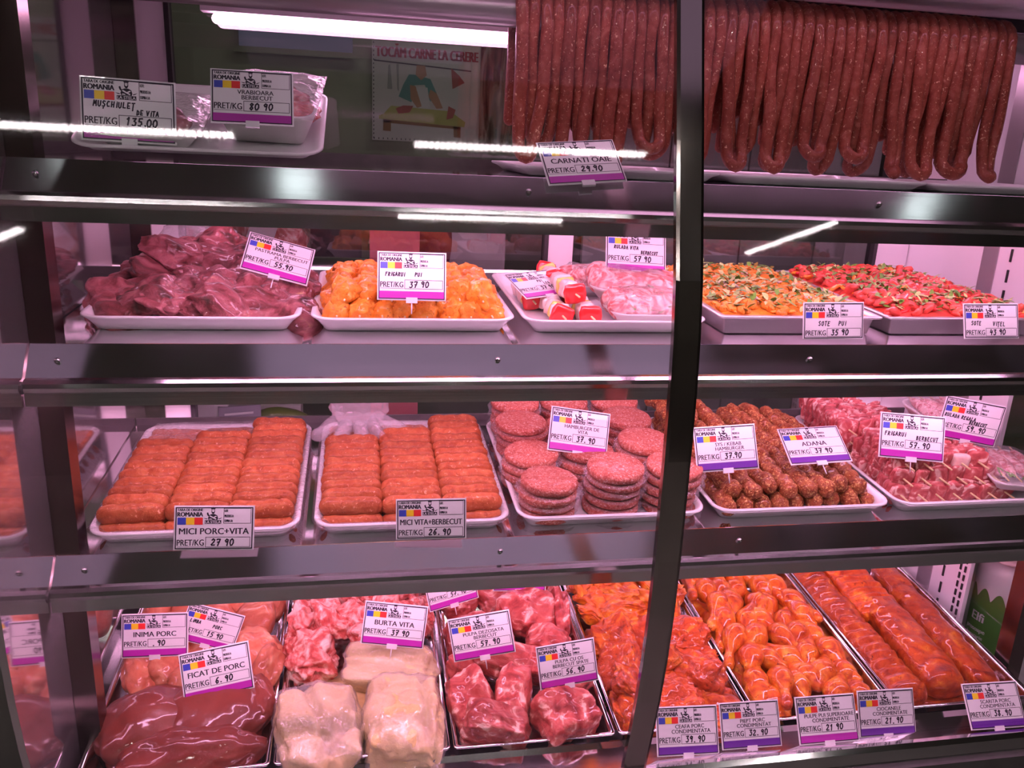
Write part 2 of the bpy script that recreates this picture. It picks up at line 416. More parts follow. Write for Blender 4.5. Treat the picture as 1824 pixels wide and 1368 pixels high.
M['herb_pale'] = plain('pale_green_herb', (0.50, 0.62, 0.22), 0.5, noise_amt=0.3, nscale=90)
M['veal'] = flesh('veal_strip', [(0.25, (0.46, 0.025, 0.022)), (0.55, (0.66, 0.065, 0.045)), (0.8, (0.78, 0.16, 0.09))], 26, 1.0, rough=0.25, coat=0.6, bump=0.4, gb=(0.95, 1.2, 1.1))
M['roulade'] = flesh('rolled_meat', [(0.28, (0.46, 0.06, 0.065)), (0.45, (0.62, 0.20, 0.19)), (0.56, (0.82, 0.50, 0.46)), (0.72, (0.92, 0.74, 0.70))], 34, 2.6, rough=0.3, coat=0.5, bump=0.6)
M['greymetal'] = plain('grey_painted_pipe', (0.44, 0.40, 0.41), 0.32, metal=0.6)

def simple_copy(src, parent=None, Mx=None):
    """copy of a thing with its parts and their sub-parts; meshes are shared"""
    c = src.copy()
    COL.objects.link(c)
    if parent is not None: c.parent = parent
    if Mx is not None: c.matrix_basis = Mx
    for ch in list(src.children):
        simple_copy(ch, c)
    return c

# ------------------------------------------------------------------ the room
M['olive'] = plain('olive_wall', (0.33, 0.37, 0.26), 0.6, noise_amt=0.15, nscale=3)
M['shop'] = plain('shop_wall', (0.17, 0.17, 0.145), 0.6, noise_amt=0.2, nscale=2)
M['ceil'] = plain('ceiling_paint', (0.24, 0.25, 0.21), 0.7)
M['floor'] = plain('floor_tile', (0.45, 0.42, 0.40), 0.35, noise_amt=0.2, nscale=4)
def structure(name, vf, mat, smooth=False):
    g = G().add(*vf)
    return tag(obj(name, g.mesh(name, mat, smooth)), kind='structure')
structure('floor', box(-4, 5, -3, 3.4, -0.05, 0), M['floor'])
structure('ceiling', box(-4, 5, -3, 3.4, 2.75, 2.8), M['ceil'])
structure('wall_back', box(-4, 5, 3.3, 3.4, 0, 2.75), M['olive'])
structure('wall_front', box(-4, 5, -3.1, -3, 0, 2.75), M['shop'])
structure('wall_left', box(-4.1, -4, -3, 3.4, 0, 2.75), M['shop'])
structure('wall_right', box(5, 5.1, -3, 3.4, 0, 2.75), M['shop'])

# shop ceiling strips (they show as dotted reflections in the front glass)
def led_strip(p0, p1, label):
    a, b = Vector(p0), Vector(p1)
    L = (b - a).length
    ang = math.atan2(b.y - a.y, b.x - a.x)
    t = thing('ceiling_light_strip', label, 'light', TR(*((a + b) / 2)) @ Matrix.Rotation(ang, 4, 'Z'), 'led strips on the shop ceiling')
    g = G().add(*box(-L / 2 - .02, L / 2 + .02, -.035, .035, 0.004, .03))
    obj('housing', g.mesh('light_housing', M['white_paint'], False), t)
    for s in (-1, 1):
        g = G().add(*box(-L / 2, L / 2, s * .011 - .007, s * .011 + .007, 0, .004))
        obj('diode_row', g.mesh('diode_row', M['led'], False), t)
led_strip((-1.50, -0.945, 2.716), (-0.47, -0.945, 2.716), 'white led strip on the shop ceiling, reflected above the upper left meat tray')
led_strip((0.22, -0.95, 2.716), (1.18, -0.95, 2.716), 'white led strip on the shop ceiling, reflected in front of the sheep sausage tag')
led_strip((0.18, -1.64, 2.716), (0.99, -1.64, 2.716), 'white led strip on the shop ceiling, reflected on the upper shelf rail')
led_strip((2.15, -2.00, 2.716), (2.43, -1.55, 2.716), 'slanting led strip on the shop ceiling, reflected above the sauteed chicken pan')
led_strip((-1.9, -2.2, 2.716), (-1.56, -1.90, 2.716), 'led strip on the shop ceiling, reflected at the far left glass edge')

for x, lb in ((-.17, 'square ceiling spot mirrored on the upper rail, left of the sheep sausages'), (1.80, 'square ceiling spot mirrored at the right end of the upper shelf rail')):
    t = thing('ceiling_spot', lb, 'light', TR(x, .77, 2.72), 'spots on the shop ceiling')
    obj('housing', G().add(*box(-.09, .09, -.09, .09, .004, .014)).mesh('spot_housing', M['white_paint'], False), t)
    obj('diffuser', G().add(*box(-.05, .05, -.05, .05, 0, .0035)).mesh('spot_diffuser', M['spot'], False), t)
t = thing('added_glow_panel', 'added dim lilac glow panel over the customer side, mirrored in the middle rail', 'ceiling panel', TR(.45, .0, 2.742))
obj('board', G().add(*box(-.80, .80, -.45, .40, 0, .007)).mesh('lilac_added_panel', glow('lilac_added_glow', (.98, .62, 1.0), .36), False), t)  # added out of view; glows lilac so the middle rail mirrors that tint
# back room lamp and furniture behind the sliding doors
t = thing('back_room_light', 'fluorescent lamp on the back room ceiling behind the case', 'light', TR(0.5, 2.6, 2.70))
obj('housing', G().add(*box(-.65, .65, -.07, .07, .02, .05)).mesh('lamp_housing', M['white_paint'], False), t)
M['backlamp'] = glow('back_lamp', (1.0, 0.92, 0.90), 15.0)
obj('tube', G().add(*tube([(-.6, 0, 0), (.6, 0, 0)], .016, 8)).mesh('lamp_tube', M['backlamp']), t)

# ------------------------------------------------------------------ the display case
PROF = [(1.90, 1.158), (1.798, 1.131), (1.617, 1.082), (1.436, 1.035), (1.36, 1.022), (1.284, 1.014), (1.185, 1.009), (1.031, 1.005), (.94, 1.006), (.86, 1.011), (.779, 1.021), (.70, 1.035), (.622, 1.050)]
XL, XR = -0.452, 1.302
case = thing('display_case', 'stainless steel and glass refrigerated meat display case with pink lighting', 'display case', TR(0, 1.4, 0))
CM = TR(0, -1.4, 0)
def cpart(name, vf, mat, smooth=False, label=None):
    g = vf if isinstance(vf, G) else G().add(*vf)
    o = obj(name, g.mesh(name, mat, smooth), case, CM)
    if label: o['label'] = label
    return o
# centre mullion, curved like the glass
def band_along_profile(x0, x1, dy0, dy1, ch=0.0):
    v, f = [], []
    sec = [(x0, dy0), (x1, dy0), (x1, dy1), (x0, dy1)] if not ch else [(x0, dy0 + ch * .55), (x0 + ch, dy0), (x1 - ch, dy0), (x1, dy0 + ch * .55), (x1, dy1), (x0, dy1)]
    m = len(sec)
    for z, y in PROF:
        v += [(x, y + dy, z) for x, dy in sec]
    n = len(PROF)
    for i in range(n - 1):
        a, b = i * m, i * m + m
        for k in range(m):
            f.append((a + k, a + (k + 1) % m, b + (k + 1) % m, b + k))
    f += [tuple(range(m - 1, -1, -1)), tuple(range((n - 1) * m, n * m))]
    return v, f
cpart('centre_mullion', band_along_profile(.4175, .4565, -.003, .010, .0045), M['steel_dark'], label='dark polished steel mullion curving in front of the shelves')
cpart('front_pane', band_along_profile(XL, .4175, .005, .0055), M['glass'], label='curved clear glass left of the mullion')
cpart('front_pane', band_along_profile(.4565, XR, .005, .0055), M['glass'], label='curved clear glass right of the mullion')
for x0, x1, nm in ((-.452, -.418, 'left'), (1.268, 1.300, 'right')):
    cpart('corner_post', box(x0, x1, 1.203, 1.240, .50, 1.90), M['steel_post'])
# left end panel: polished, follows the glass edge
pp = [(y + .004, z) for z, y in PROF] + [(1.80, .50), (1.80, 1.90)]
pp = [(1.80, 1.90)] + [(y + .004, z) for z, y in PROF] + [(1.055, .50), (1.80, .50)]
cpart('end_panel', extrude_yz(pp, -.462, -.4525), M['mirror'], label='reflective end panel on the left')
# right end: white slotted wall behind, clear glass in front of it
cpart('end_panel', box(1.302, 1.312, 1.535, 1.80, .40, 1.90), M['white_paint'], label='white end wall on the right')
cpart('end_panel', box(1.300, 1.312, 1.492, 1.535, .40, 1.90), M['greymetal'])
g = G().add(*box(1.302, 1.312, 1.385, 1.492, .40, 1.90))
cpart('slotted_upright', g, M['white_paint'])
z = .62
slot = G().add(*box(-.0005, .0025, -.0022, .0022, 0, .026)).mesh('upright_slot', M['black'], False)
hole = G().add(*box(-.0005, .0025, -.0022, .0022, 0, .014)).mesh('upright_hole', M['black'], False)
while z < 1.86:
    obj('upright_slot', slot, case, CM @ TR(1.300, 1.4567, z)); z += .042
z = .62
while z < 1.02:
    for y in (1.396, 1.410): obj('upright_hole', hole, case, CM @ TR(1.300, y, z))
    z += .021
pp = [(1.385, 1.90)] + [(y + .004, z) for z, y in PROF] + [(1.385, .622)]
cpart('end_pane', extrude_yz(pp, 1.304, 1.3045), M['glass'])
# canopy and the bottom structure
cpart('canopy', box(XL, XR, 1.17, 1.80, 1.915, 1.93), M['white_paint'])
cpart('canopy_panel', box(XL, XR, 1.30, 1.80, 1.875, 1.914), M['white_paint'])
cpart('canopy_beam', box(XL, XR, 1.500, 1.53, 1.852, 1.876), M['rubber'])
cpart('deck', box(XL, XR, 1.12, 1.80, .52, .54), M['steel'])
cpart('deck_back', box(XL, XR, 1.755, 1.80, .54, .93), M['steel'])
ledge = [(1.125, .590), (1.118, .628), (1.113, .630), (1.107, .622), (1.062, .617), (1.055, .627), (1.045, .629), (1.039, .622), (1.034, .604), (1.10, .585)]
cpart('front_ledge', extrude_yz(ledge, XL, XR), M['steel_bright'], label='polished ledge in front of the pans')
g = G().add(*extrude_yz([(1.036, .602), (1.024, .596), (1.020, .560), (1.034, .548), (1.10, .548), (1.10, .584)], XL, XR))
cpart('front_bumper', g, M['bumper'])
cpart('base_panel', box(XL, XR, 1.05, 1.80, .08, .519), M['black'])
# hanging rail across the top
t = thing('hanging_rail', 'thick grey steel pipe across the top of the case carrying the sausages', 'rail', TR(0, 1.43, 1.812))
obj('pipe', G().add(*tube([(-.450, 0, 0), (.4, 0, 0), (1.298, 0, 0)], .026, 24, False)).mesh('rail_pipe', M['greymetal']), t)
g = G().add(*tube([(1.252, 0, 0), (1.297, 0, 0)], .034, 24, False))
obj('end_socket', g.mesh('rail_socket', M['bumper']), t)
g = G().add(*tube([(-.449, 0, 0), (-.435, 0, 0)], .034, 24, False))
obj('end_socket', g.mesh('rail_socket', M['steel']), t)
# canopy lamp
t = thing('canopy_lamp', 'long pink tube lamp under the canopy behind the hanging rail', 'lamp', TR(0, 1.752, 1.806))
obj('tube', G().add(*tube([(-.262, 0, 0), (1.18, 0, 0)], .010, 10)).mesh('canopy_tube', M['canopy_tube']), t)
g = G().add(*tube([(-.10, -.50, .098), (1.18, -.50, .098)], .010, 10))
obj('front_tube', g.mesh('canopy_front_tube', M['front_tube']), t)
obj('housing', G().add(*box(-.29, 1.21, -.015, .02, .011, .035)).mesh('canopy_housing', M['white_paint'], False), t)

# shelves
def shelf(FM, z0, drop, name_label, screws, tubes, tube_z):
    s = thing('shelf', name_label, 'shelf', TR(0, 1.20, z0))
    d = drop
    lip = [(0, 0), (-.030, -d), (-.037, -d - .001), (-.043, -d - .005), (-.045, -d - .011), (-.043, -d - .017), (-.040, -d - .019), (-.040, -d - .038), (-.0385, -d - .038), (-.0385, -d - .012), (-.004, -.007)]
    o = obj('price_rail', G().add(*extrude_yz(lip, -.4505, 1.2985)).mesh('price_rail', M['steel'], False), s)
    rail_end = [(-.040, -d - .002), (-.046, -d - .006), (-.048, -d - .012), (-.044, -d - .019), (-.030, -d - .021), (-.030, -d - .012)]
    obj('rail_cap', G().add(*extrude_yz(rail_end, -.458, -.4506)).mesh('rail_cap', M['bumper'], False), s)
    o = obj('plate', G().add(*box(-.4505, 1.2985, 0.002, .485, -.008, 0)).mesh('shelf_plate', M['steel_shelf'], False), s, TR(0, -1.20, -z0) @ FM)
    obj('rear_stop', G().add(*box(-.4505, 1.2985, .485, .490, -.008, .014)).mesh('rear_stop', M['bumper'], False), s, TR(0, -1.20, -z0) @ FM)
    n = Vector((0, -d, .030)).normalized()
    for x in screws:
        g = G()
        p = Vector((x, -.030 * .52, -d * .52))
        g.add(*tube([p - n * .001, p + n * .0028], .0042, 12, True))
        obj('screw', g.mesh('screw', M['steel_bright']), s)
    for a, b in tubes:
        g = G().add(*tube([(a, -.029, tube_z), (b, -.029, tube_z)], .0075, 8))
        obj('lamp_tube', g.mesh('lamp_tube', M['tube']), s)
        g = G().add(*tube([(a, .36, -.020), (b, .36, -.020)], .0075, 8))  # unseen tube added under the plate to brighten the back of the case
        obj('added_fill_tube', g.mesh('added_fill_tube', M['added_fill']), s, TR(0, -1.20, -z0) @ FM)
    return s
shelf(TOP, 1.557, .040, 'top steel shelf under the hanging sausages', (-.412, .24, .80), ((-.311, .46), (.50, 1.25)), -.0715)
shelf(MID, 1.307, .041, 'middle steel shelf holding the chicken skewers', (-.412, .205, .722), ((-.42, .12), (.158, .72), (.76, 1.25)), -.0735)
shelf(LOW, 0.980, .034, 'lower steel shelf holding the minced rolls and patties', (-.408, .222, .641), ((-.42, .36), (.40, 1.25)), -.062)

# sliding doors at the back
def sliding_door(label, xs, x0, x1, y):
    t = thing('sliding_door', label, 'door', TR((x0 + x1) / 2, y, .93))
    K = TR(-(x0 + x1) / 2, -y, -.93)
    for a, b, sl in xs:
        obj('frame_stile', G().add(*box(a, b, y - .012, y + .012, .93, 1.875)).mesh('stile', M['white_paint'], False), t, K)
        for q in sl:
            obj('rubber_seal', G().add(*box(q - .0045, q + .0045, y - .016, y + .014, .93, 1.875)).mesh('seal', M['rubber'], False), t, K)
    obj('glass_pane', G().add(*box(x0, x1, y - .0008, y + .0008, .93, 1.875)).mesh('door_pane', M['door_glass'], False), t, K)
sliding_door('left sliding glass door at the back with white stiles', ((-.413, -.361, (-.357,)), (.409, .466, (.405,))), -.353, .401, 1.785)
sliding_door('right sliding glass door at the back with a white stile', ((1.215, 1.300, (1.211,)),), .471, 1.207, 1.790)
cpart('rear_channel', box(-.452, -.413, 1.765, 1.80, .93, 1.875), M['steel_dark'])

# ------------------------------------------------------------------ white trays and pans
def tray_mesh(W, D, H=.024, r=.035):
    rings = [rring(W, D, r, 0, 6, .026), rring(W, D, r, .001, 6, .022), rring(W, D, r, H * .6, 6, .011), rring(W, D, r, H - .003, 6, .003), rring(W, D, r, H - .001, 6, 0), rring(W, D, r, H + .0015, 6, .001),
             rring(W, D, r, H + .001, 6, .008), rring(W, D, r, H * .6, 6, .0145), rring(W, D, r, .0045, 6, .026), rring(W, D, r, .004, 6, .032)]
    return loft(rings)
def white_tray(FM, u0, v0, W, D, label, M2=None, H=.024, film=False, group='white serving trays'):
    t = thing('serving_tray', label, 'tray', FM @ TR(u0, v0, .0005) if M2 is None else M2, group, G().add(*tray_mesh(W, D, H)).mesh('serving_tray', M['white_tray']))
    if film:
        rings = []
        for k, (z, ins) in enumerate(((.003, .016), (H * .5, .006), (H - .002, -.003), (H + .004, .002), (H + .001, .012), (H * .5, .020), (.012, .030))):
            rg = rring(W, D, .035, z, 14, ins)
            rings.append([(x + .004 * vnoise((x, y, z * 3), k * .3, 26), y + .004 * vnoise((x, y, z * 3), k * .3 + 5, 26), z + .003 * vnoise((x, y, z), 8, 60)) for x, y, z in rg])
        obj('cling_film', G().add(*loft(rings, False, False)).mesh('tray_film', M['film']), t)
    return t
def steel_pan(FM, u0, u1, v0, v1, depth, label, group, rim=.006):
    W, D = u1 - u0, v1 - v0
    rings = [rring(W, D, .02, -depth, 4, .016), rring(W, D, .015, -.006, 4, rim), rring(W, D, .008, -.003, 4, .001), rring(W, D, .008, .0, 4, 0), rring(W, D, .008, .001, 4, .0015), rring(W, D, .012, .0005, 4, rim + .001), rring(W, D, .014, -.006, 4, rim + .003),
             rring(W, D, .02, -depth + .006, 4, .020), rring(W, D, .02, -depth + .003, 4, .026)]
    t = thing('steel_pan', label, 'pan', FM @ TR(u0, v0, 0), group)
    obj('body', G().add(*loft(rings)).mesh('steel_pan', M['steel_bright'] if depth > .04 else M['pan_steel']), t)
    return t

# ------------------------------------------------------------------ price tags
DIG = {  # pen strokes on a 6 x 10 cell
 '0': [[(3, 10), (1, 8), (.5, 4), (2, 0), (4, .5), (5.5, 4), (5, 8), (3, 10), (2.4, 9)]], '1': [[(1.5, 7.5), (3.5, 10), (2.8, 0)]], '2': [[(.8, 8), (2.5, 10), (4.6, 8.5), (3.6, 5), (.6, 1.4), (1.4, .4), (5.4, .8)]],
 '3': [[(.8, 9.4), (4.8, 9.8), (2.6, 6), (4.8, 4.5), (4.4, 1), (2.4, 0), (.6, 1)]], '4': [[(2, 10), (.8, 4.2), (5.2, 4.6)], [(4.2, 8), (3.4, 0)]], '5': [[(5.2, 10), (1.6, 9.8), (1.2, 5.8), (4, 5.8), (4.8, 3), (3.2, .4), (.6, .6)]],
 '6': [[(4.8, 9.8), (2, 7), (.8, 3), (2.4, 0), (4.6, 1.2), (4.4, 4), (2.6, 4.8), (1, 3)]], '7': [[(.6, 9), (1.6, 10), (5.2, 9.8), (2.6, 0)], [(1.6, 5), (4.8, 5.4)]], '8': [[(4.6, 8.6), (2.6, 10), (1, 8), (4.6, 3), (3, 0), (1, 2), (4.6, 8.6)]],
 '9': [[(4.8, 8.6), (2.6, 10), (.8, 7.6), (2.2, 5.4), (4.6, 7.6), (4.8, 9), (4, 0)]], '.': [[(1.6, .6), (2.2, 0), (2.4, .7)]],
 'A': [[(.4, 0), (2.6, 10), (5.2, 0)], [(1.2, 4), (4.4, 4)]], 'B': [[(1, 0), (1.2, 10), (4, 9), (3.6, 6), (1.2, 5.4), (4.8, 4), (4, .6), (1, 0)]], 'C': [[(5, 9), (2.4, 9.6), (.8, 5), (2, .6), (5, 1)]], 'D': [[(1, 0), (1.2, 10), (4.6, 7), (4.4, 2), (1, 0)]],
 'E': [[(5, 9.6), (1.2, 9.8), (1, 0), (4.8, .4)], [(1, 5), (4, 5.2)]], 'F': [[(5, 9.8), (1.2, 9.8), (1, 0)], [(1, 5.4), (4.2, 5.6)]], 'G': [[(5, 8.6), (3, 10), (.8, 6), (1.6, .8), (4.6, .6), (4.8, 4), (3, 4)]], 'H': [[(1, 0), (1.2, 10)], [(4.6, 0), (4.8, 10)], [(1, 5), (4.8, 5.2)]],
 'I': [[(2.6, 8), (2.4, 0)], [(2.6, 10), (2.9, 10.3)]], 'L': [[(1.4, 10), (1, .4), (5, .4)]], 'M': [[(.4, 0), (1.2, 10), (2.8, 4), (4.8, 10), (5.2, 0)]], 'N': [[(.8, 0), (1, 10), (4.6, 0), (5, 10)]], 'O': [[(3, 10), (.8, 7), (1.2, 1.4), (3.4, 0), (5.2, 4), (4.4, 9), (3, 10)]],
 'P': [[(1, 0), (1.4, 10), (4.8, 8.6), (4.4, 5.6), (1.2, 5)]], 'R': [[(1, 0), (1.4, 10), (4.8, 8.4), (4, 5.4), (1.4, 5), (5.2, 0)]], 'S': [[(5, 9), (2.6, 10), (1, 7.6), (4.6, 3.6), (3.6, .4), (.6, 1)]], 'T': [[(.4, 9.6), (5.4, 10)], [(3, 9.8), (2.6, 0)]],
 'U': [[(.8, 10), (1, 2), (2.8, 0), (4.6, 2), (4.9, 10)]], 'V': [[(.6, 10), (2.6, 0), (5.2, 10)]], 'Ş': [[(5, 9), (2.6, 10), (1, 7.6), (4.6, 3.6), (3.6, .4), (.6, 1)], [(2.6, -1), (2.2, -3)]], 'Ţ': [[(.4, 9.6), (5.4, 10)], [(3, 9.8), (2.6, 0)], [(2.8, -1), (2.4, -3)]], 'Ă': [[(.4, 0), (2.6, 10), (5.2, 0)], [(1.2, 4), (4.4, 4)], [(1.6, 12), (2.6, 11), (3.6, 12)]]}
def stroke(g, pts, w, z):
    for (ax, ay), (bx, by) in zip(pts, pts[1:]):
        L = math.hypot(bx - ax, by - ay) or 1
        nx, ny = -(by - ay) / L * w, (bx - ax) / L * w
        ex, ey = (bx - ax) / L * w * .6, (by - ay) / L * w * .6
        g.add([(ax - ex - nx, ay - ey - ny, z), (bx + ex - nx, by + ey - ny, z), (bx + ex + nx, by + ey + ny, z), (ax - ex + nx, ay - ey + ny, z)], [(0, 1, 2, 3)])
def handwrite(g, text, x, y, h, w=.55, z=.7, seed=1, gap=1.15, slope=0.0):
    rn = R(seed)
    s = h / 10.0
    cx = x
    for ch in text:
        if ch == ' ':
            cx += 4.2 * s * gap; continue
        for pts in DIG[ch]:
            oy = y + rn.uniform(-.06, .06) * h + slope * (cx - x)
            stroke(g, [(cx + (px + .12 * py) * s, oy + py * s) for px, py in pts], w, z)
        cx += (3.0 if ch == '.' else (4.0 if ch == 'I' else 6.4)) * s * gap
    return cx
_txt_cache = {}
def text_geo(s, bold=0.0):
    key = (s, bold)
    if key not in _txt_cache:
        cu = bpy.data.curves.new('t', 'FONT')
        cu.body = s; cu.size = 1.0; cu.resolution_u = 3; cu.fill_mode = 'FRONT'
        o = bpy.data.objects.new('t', cu)
        COL.objects.link(o)
        bpy.context.view_layer.update()
        me = o.evaluated_get(bpy.context.evaluated_depsgraph_get()).to_mesh()
        v = [tuple(p.co) for p in me.vertices]; f = [tuple(p.vertices) for p in me.polygons]
        o.evaluated_get(bpy.context.evaluated_depsgraph_get()).to_mesh_clear()
        bpy.data.objects.remove(o); bpy.data.curves.remove(cu)
        x0 = min(p[0] for p in v); x1 = max(p[0] for p in v); y1 = max(p[1] for p in v)
        _txt_cache[key] = ([(p[0] - x0, p[1]) for p in v], f, x1 - x0, y1)
    return _txt_cache[key]
def put_text(g, s, x, y, h, width=None, align='l', bold=0.0, z=.7, m=0, maxw=None, cap=.729):
    v, f, w, top = text_geo(s)
    sy = h / cap
    sx = sy if width is None else width / w
    if maxw and w * sx > maxw: sx = maxw / w
    ox = x - (w * sx if align == 'r' else w * sx / 2 if align == 'c' else 0)
    nb = 1 if not bold else (2 if bold < .025 else 3)
    for q in range(nb):
        dx = 0 if nb == 1 else bold * 1.5 * sy * (q / (nb - 1) - .5) * 2
        g.add([(ox + p[0] * sx + dx, y + p[1] * sy, z + q * .004) for p in v], f, m)
def flat(g, pts, z=.65, m=0):
    g.add([(x, y, z) for x, y in pts], [tuple(range(len(pts)))], m)
def rect_lines(g, x0, x1, y0, y1, t, z=.65):
    for a, b, c, d in ((x0, x1, y0, y0 + t), (x0, x1, y1 - t, y1), (x0, x0 + t, y0 + t, y1 - t), (x1 - t, x1, y0 + t, y1 - t)):
        flat(g, [(a, c), (b, c), (b, d), (a, d)], z)
_tag_common = {}
def tag_common(band):
    """card, frame lines, flag, emblem: shared by all tags, in millimetres, origin at the middle of the lower edge, z towards the reader"""
    if band in _tag_common: return _tag_common[band]
    y0 = 13 if band else 0
    H = y0 + 57
    c = G().add(*box(-50, 50, 0, H, -.5, .5))
    c.add(*box(-51.5, 51.5, -1.5, H + 1.5, -.9, -.51))
    card = c.mesh('tag_card', M['card'], False)
    k = G()
    rect_lines(k, -49.6, 49.6, .4, H - .4, 1.5)
    put_text(k, 'TARA DE ORIGINE', -47, y0 + 51.2, 3.6, 32, bold=.03)
    put_text(k, 'ROMANIA', -47, y0 + 44, 6.2, 32, bold=.035)
    rect_lines(k, 11.5, 47, y0 + 34.5, y0 + 55.2, .6)
    for s, y, w in (('LOT:', 50, 4.5), ('PRODUS LA:', 43, 11.5), ('EXPIRA LA:', 36.5, 10.5)):
        put_text(k, s, 12.8, y0 + y, 3.6, w, bold=.03)
    put_text(k, 'PRET/KG', -47, y0 + 5, 8.6, 34, bold=.012)
    flat(k, [(-47, y0 + 3), (-12, y0 + 3), (-12, y0 + 3.5), (-47, y0 + 3.5)])
    rect_lines(k, -11, 46.5, y0 + 2.6, y0 + 16.5, .7)
    ink = k.mesh('tag_print', M['ink'], False)
    fl = G()
    for q, m in enumerate((0, 1, 2)):
        flat(fl, [(-47 + q * 10.7, y0 + 33), (-47 + (q + 1) * 10.7, y0 + 33), (-47 + (q + 1) * 10.7, y0 + 42.6), (-47 + q * 10.7, y0 + 42.6)], .66, m)
    flag = fl.mesh('tag_flag', [M['blue'], M['yellow'], M['red']], False)
    e = G()                                                    # cook with crossed arms above a name bar
    def P(pts, m=0, z=.66): flat(e, [(x - 2.0, y0 + 34.6 + y) for x, y in pts], z, m)
    P([(-2.6, 19.5), (-3.2, 21.0), (-1.6, 21.9), (0, 22.2), (1.6, 21.9), (3.2, 21), (2.6, 19.5)])
    P([(-2.2, 19.5), (2.2, 19.5), (2.3, 15.5), (1.2, 13.2), (0, 12.6), (-1.2, 13.2), (-2.3, 15.5)])
    P([(-1.5, 18.9), (1.5, 18.9), (1.5, 16.4), (.5, 15.4), (-.5, 15.4), (-1.5, 16.4)], 1, .70)
    P([(-1.2, 17.9), (-.3, 17.9), (-.3, 17.4), (-1.2, 17.4)], 0, .74); P([(.3, 17.9), (1.2, 17.9), (1.2, 17.4), (.3, 17.4)], 0, .74)
    P([(-2, 12.6), (2, 12.6), (5.2, 11), (6.4, 7.4), (5.8, 4.6), (-5.8, 4.6), (-6.4, 7.4), (-5.2, 11)])
    P([(-4.8, 9.6), (-3.6, 10.8), (4.4, 6.4), (3.6, 5.2)], 1, .70); P([(4.8, 9.4), (3.8, 10.4), (.6, 8.8), (1.8, 7.8)], 1, .70); P([(-5.2, 5.4), (-4.2, 6.6), (-1.8, 6.4), (-.8, 5.3)], 1, .70)
    P([(-8.2, 14.2), (-6.4, 15), (-5.4, 12), (-4.6, 10.2), (-6.2, 9.8), (-7.4, 11.2)])
    P([(-12, 7.4), (-7, 6.6), (-7, 5.6), (-9.4, 5.8)]); P([(12, 8.2), (7, 6.4), (7, 5.4), (9.4, 6.2)])
    P([(-10.5, -.4), (10.5, -.4), (10.5, 4.4), (-10.5, 4.4)])
    put_text(e, 'LA STELA', -2.0, y0 + 34.9, 3.6, 19.4, 'c', bold=.01, z=.72, m=1)
    emb = e.mesh('tag_emblem', [M['ink'], M['card']], False)
    _tag_common[band] = (card, ink, flag, emb)
    return _tag_common[band]
bandmesh = {}
for bn in ('magenta', 'violet'):
    g = G(); flat(g, [(-48.4, 1.8), (48.4, 1.8), (48.4, 12.2), (-48.4, 12.2)], .68)
    bandmesh[bn] = g.mesh('tag_band', M[bn], False)
clipmesh = G().add(*box(-8.5, 8.5, -5.5, 3, -1.6, 1.6)).mesh('tag_clip', M['clip'], False)
pinmesh = G().add(*tube([(0, -3, -.2), (0, -22, -.2)], .9, 8, False)).mesh('tag_pin', M['clip'])
def price_tag(label, tl, ru, du, W, name, price, band='magenta', hand=False, dy=0.0, pin=True, nm_y=None):
    ru = Vector(ru).normalized(); du = Vector(du); du = (du - ru * du.dot(ru)).normalized()
    up = -du
    nz = ru.cross(up)
    H = 70 if band else 57
    k = W / 100.0
    P = Vector(tl)
    if dy:                                  # slide along the sight line so the tag stays upright where it stands
        c0 = Vector((0, 0, 1.6)); s = (P.y + dy) / P.y
        P = c0 + (P - c0) * s; k *= s
    o = P + ru * (50 * k) - up * (H * k)
    Mx = Matrix(((ru.x * k, up.x * k, nz.x * k, o.x), (ru.y * k, up.y * k, nz.y * k, o.y), (ru.z * k, up.z * k, nz.z * k, o.z), (0, 0, 0, 1)))
    t = thing('price_tag', label, 'price tag', Mx, 'price tags in the meat')
    card, ink, flag, emb = tag_common(bool(band))
    obj('card', card, t); obj('printing', ink, t); obj('flag', flag, t); obj('emblem', emb, t)
    y0 = 13 if band else 0
    g = G()
    if hand:
        for i, (s, x, y, h) in enumerate(name): handwrite(g, s, x, y0 + y, h, .72, .75, i + len(s), slope=-.02)
    elif len(name) == 1:
        put_text(g, name[0], 0, y0 + 20.3, 8.6, None, 'c', z=.7, maxw=90, bold=.016)
    elif len(name) == 2:
        put_text(g, name[0], 4, y0 + 25.6, 6.0, None, 'c', z=.7, maxw=88, bold=.012)
        put_text(g, name[1], 6, y0 + 18.4, 6.0, None, 'c', z=.7, maxw=88, bold=.012)
    if name: obj('product_name', g.mesh('tag_name', M['ink'], False), t)
    g = G(); handwrite(g, price, -4, y0 + 5, 8.8, .92, .75, len(price) + int(abs(W * 1e4)))
    obj('handwritten_price', g.mesh('tag_price', M['ink'], False), t)
    if band:
        obj('colour_band', bandmesh[band], t); obj('clip', clipmesh, t)
        if pin: obj('pin', pinmesh, t)
    return t
price_tag('large tag for beef fillet at 135, on the left foam pack of the tilted tray', (-0.3632, 1.24, 1.6628), (.994, .104, -.021), (.001, -.202, -.979), .1155, [('MUŞCHIULEŢ', -38, 25, 6.4), ('DE VITA', 8, 17.8, 5.4)], '135.00', hand=True, pin=False)
price_tag('large ram loin tag at 80 90, on the right foam pack of the tilted tray', (-0.2012, 1.27, 1.6836), (.999, .037, .001), (.015, -.382, -.924), .1084, ['VRABIOARA', 'BERBECUT'], '80 90', pin=False, dy=-.022)
price_tag('sheep sausage tag at 29.90 leaning under the hanging sausages', (.2611, 1.24, 1.6051), (.994, .068, .084), (.107, -.718, -.687), .1174, ['CARNATI OAIE'], '29.90', pin=False)
price_tag('tilted ram pastrami tag at 55.90 on the pile of dark mutton slices', (-.1767, 1.42, 1.4434), (.964, .038, -.264), (-.160, -.708, -.688), .1053, ['PASTRAMA BERBECUT', 'PULPA'], '55.90')
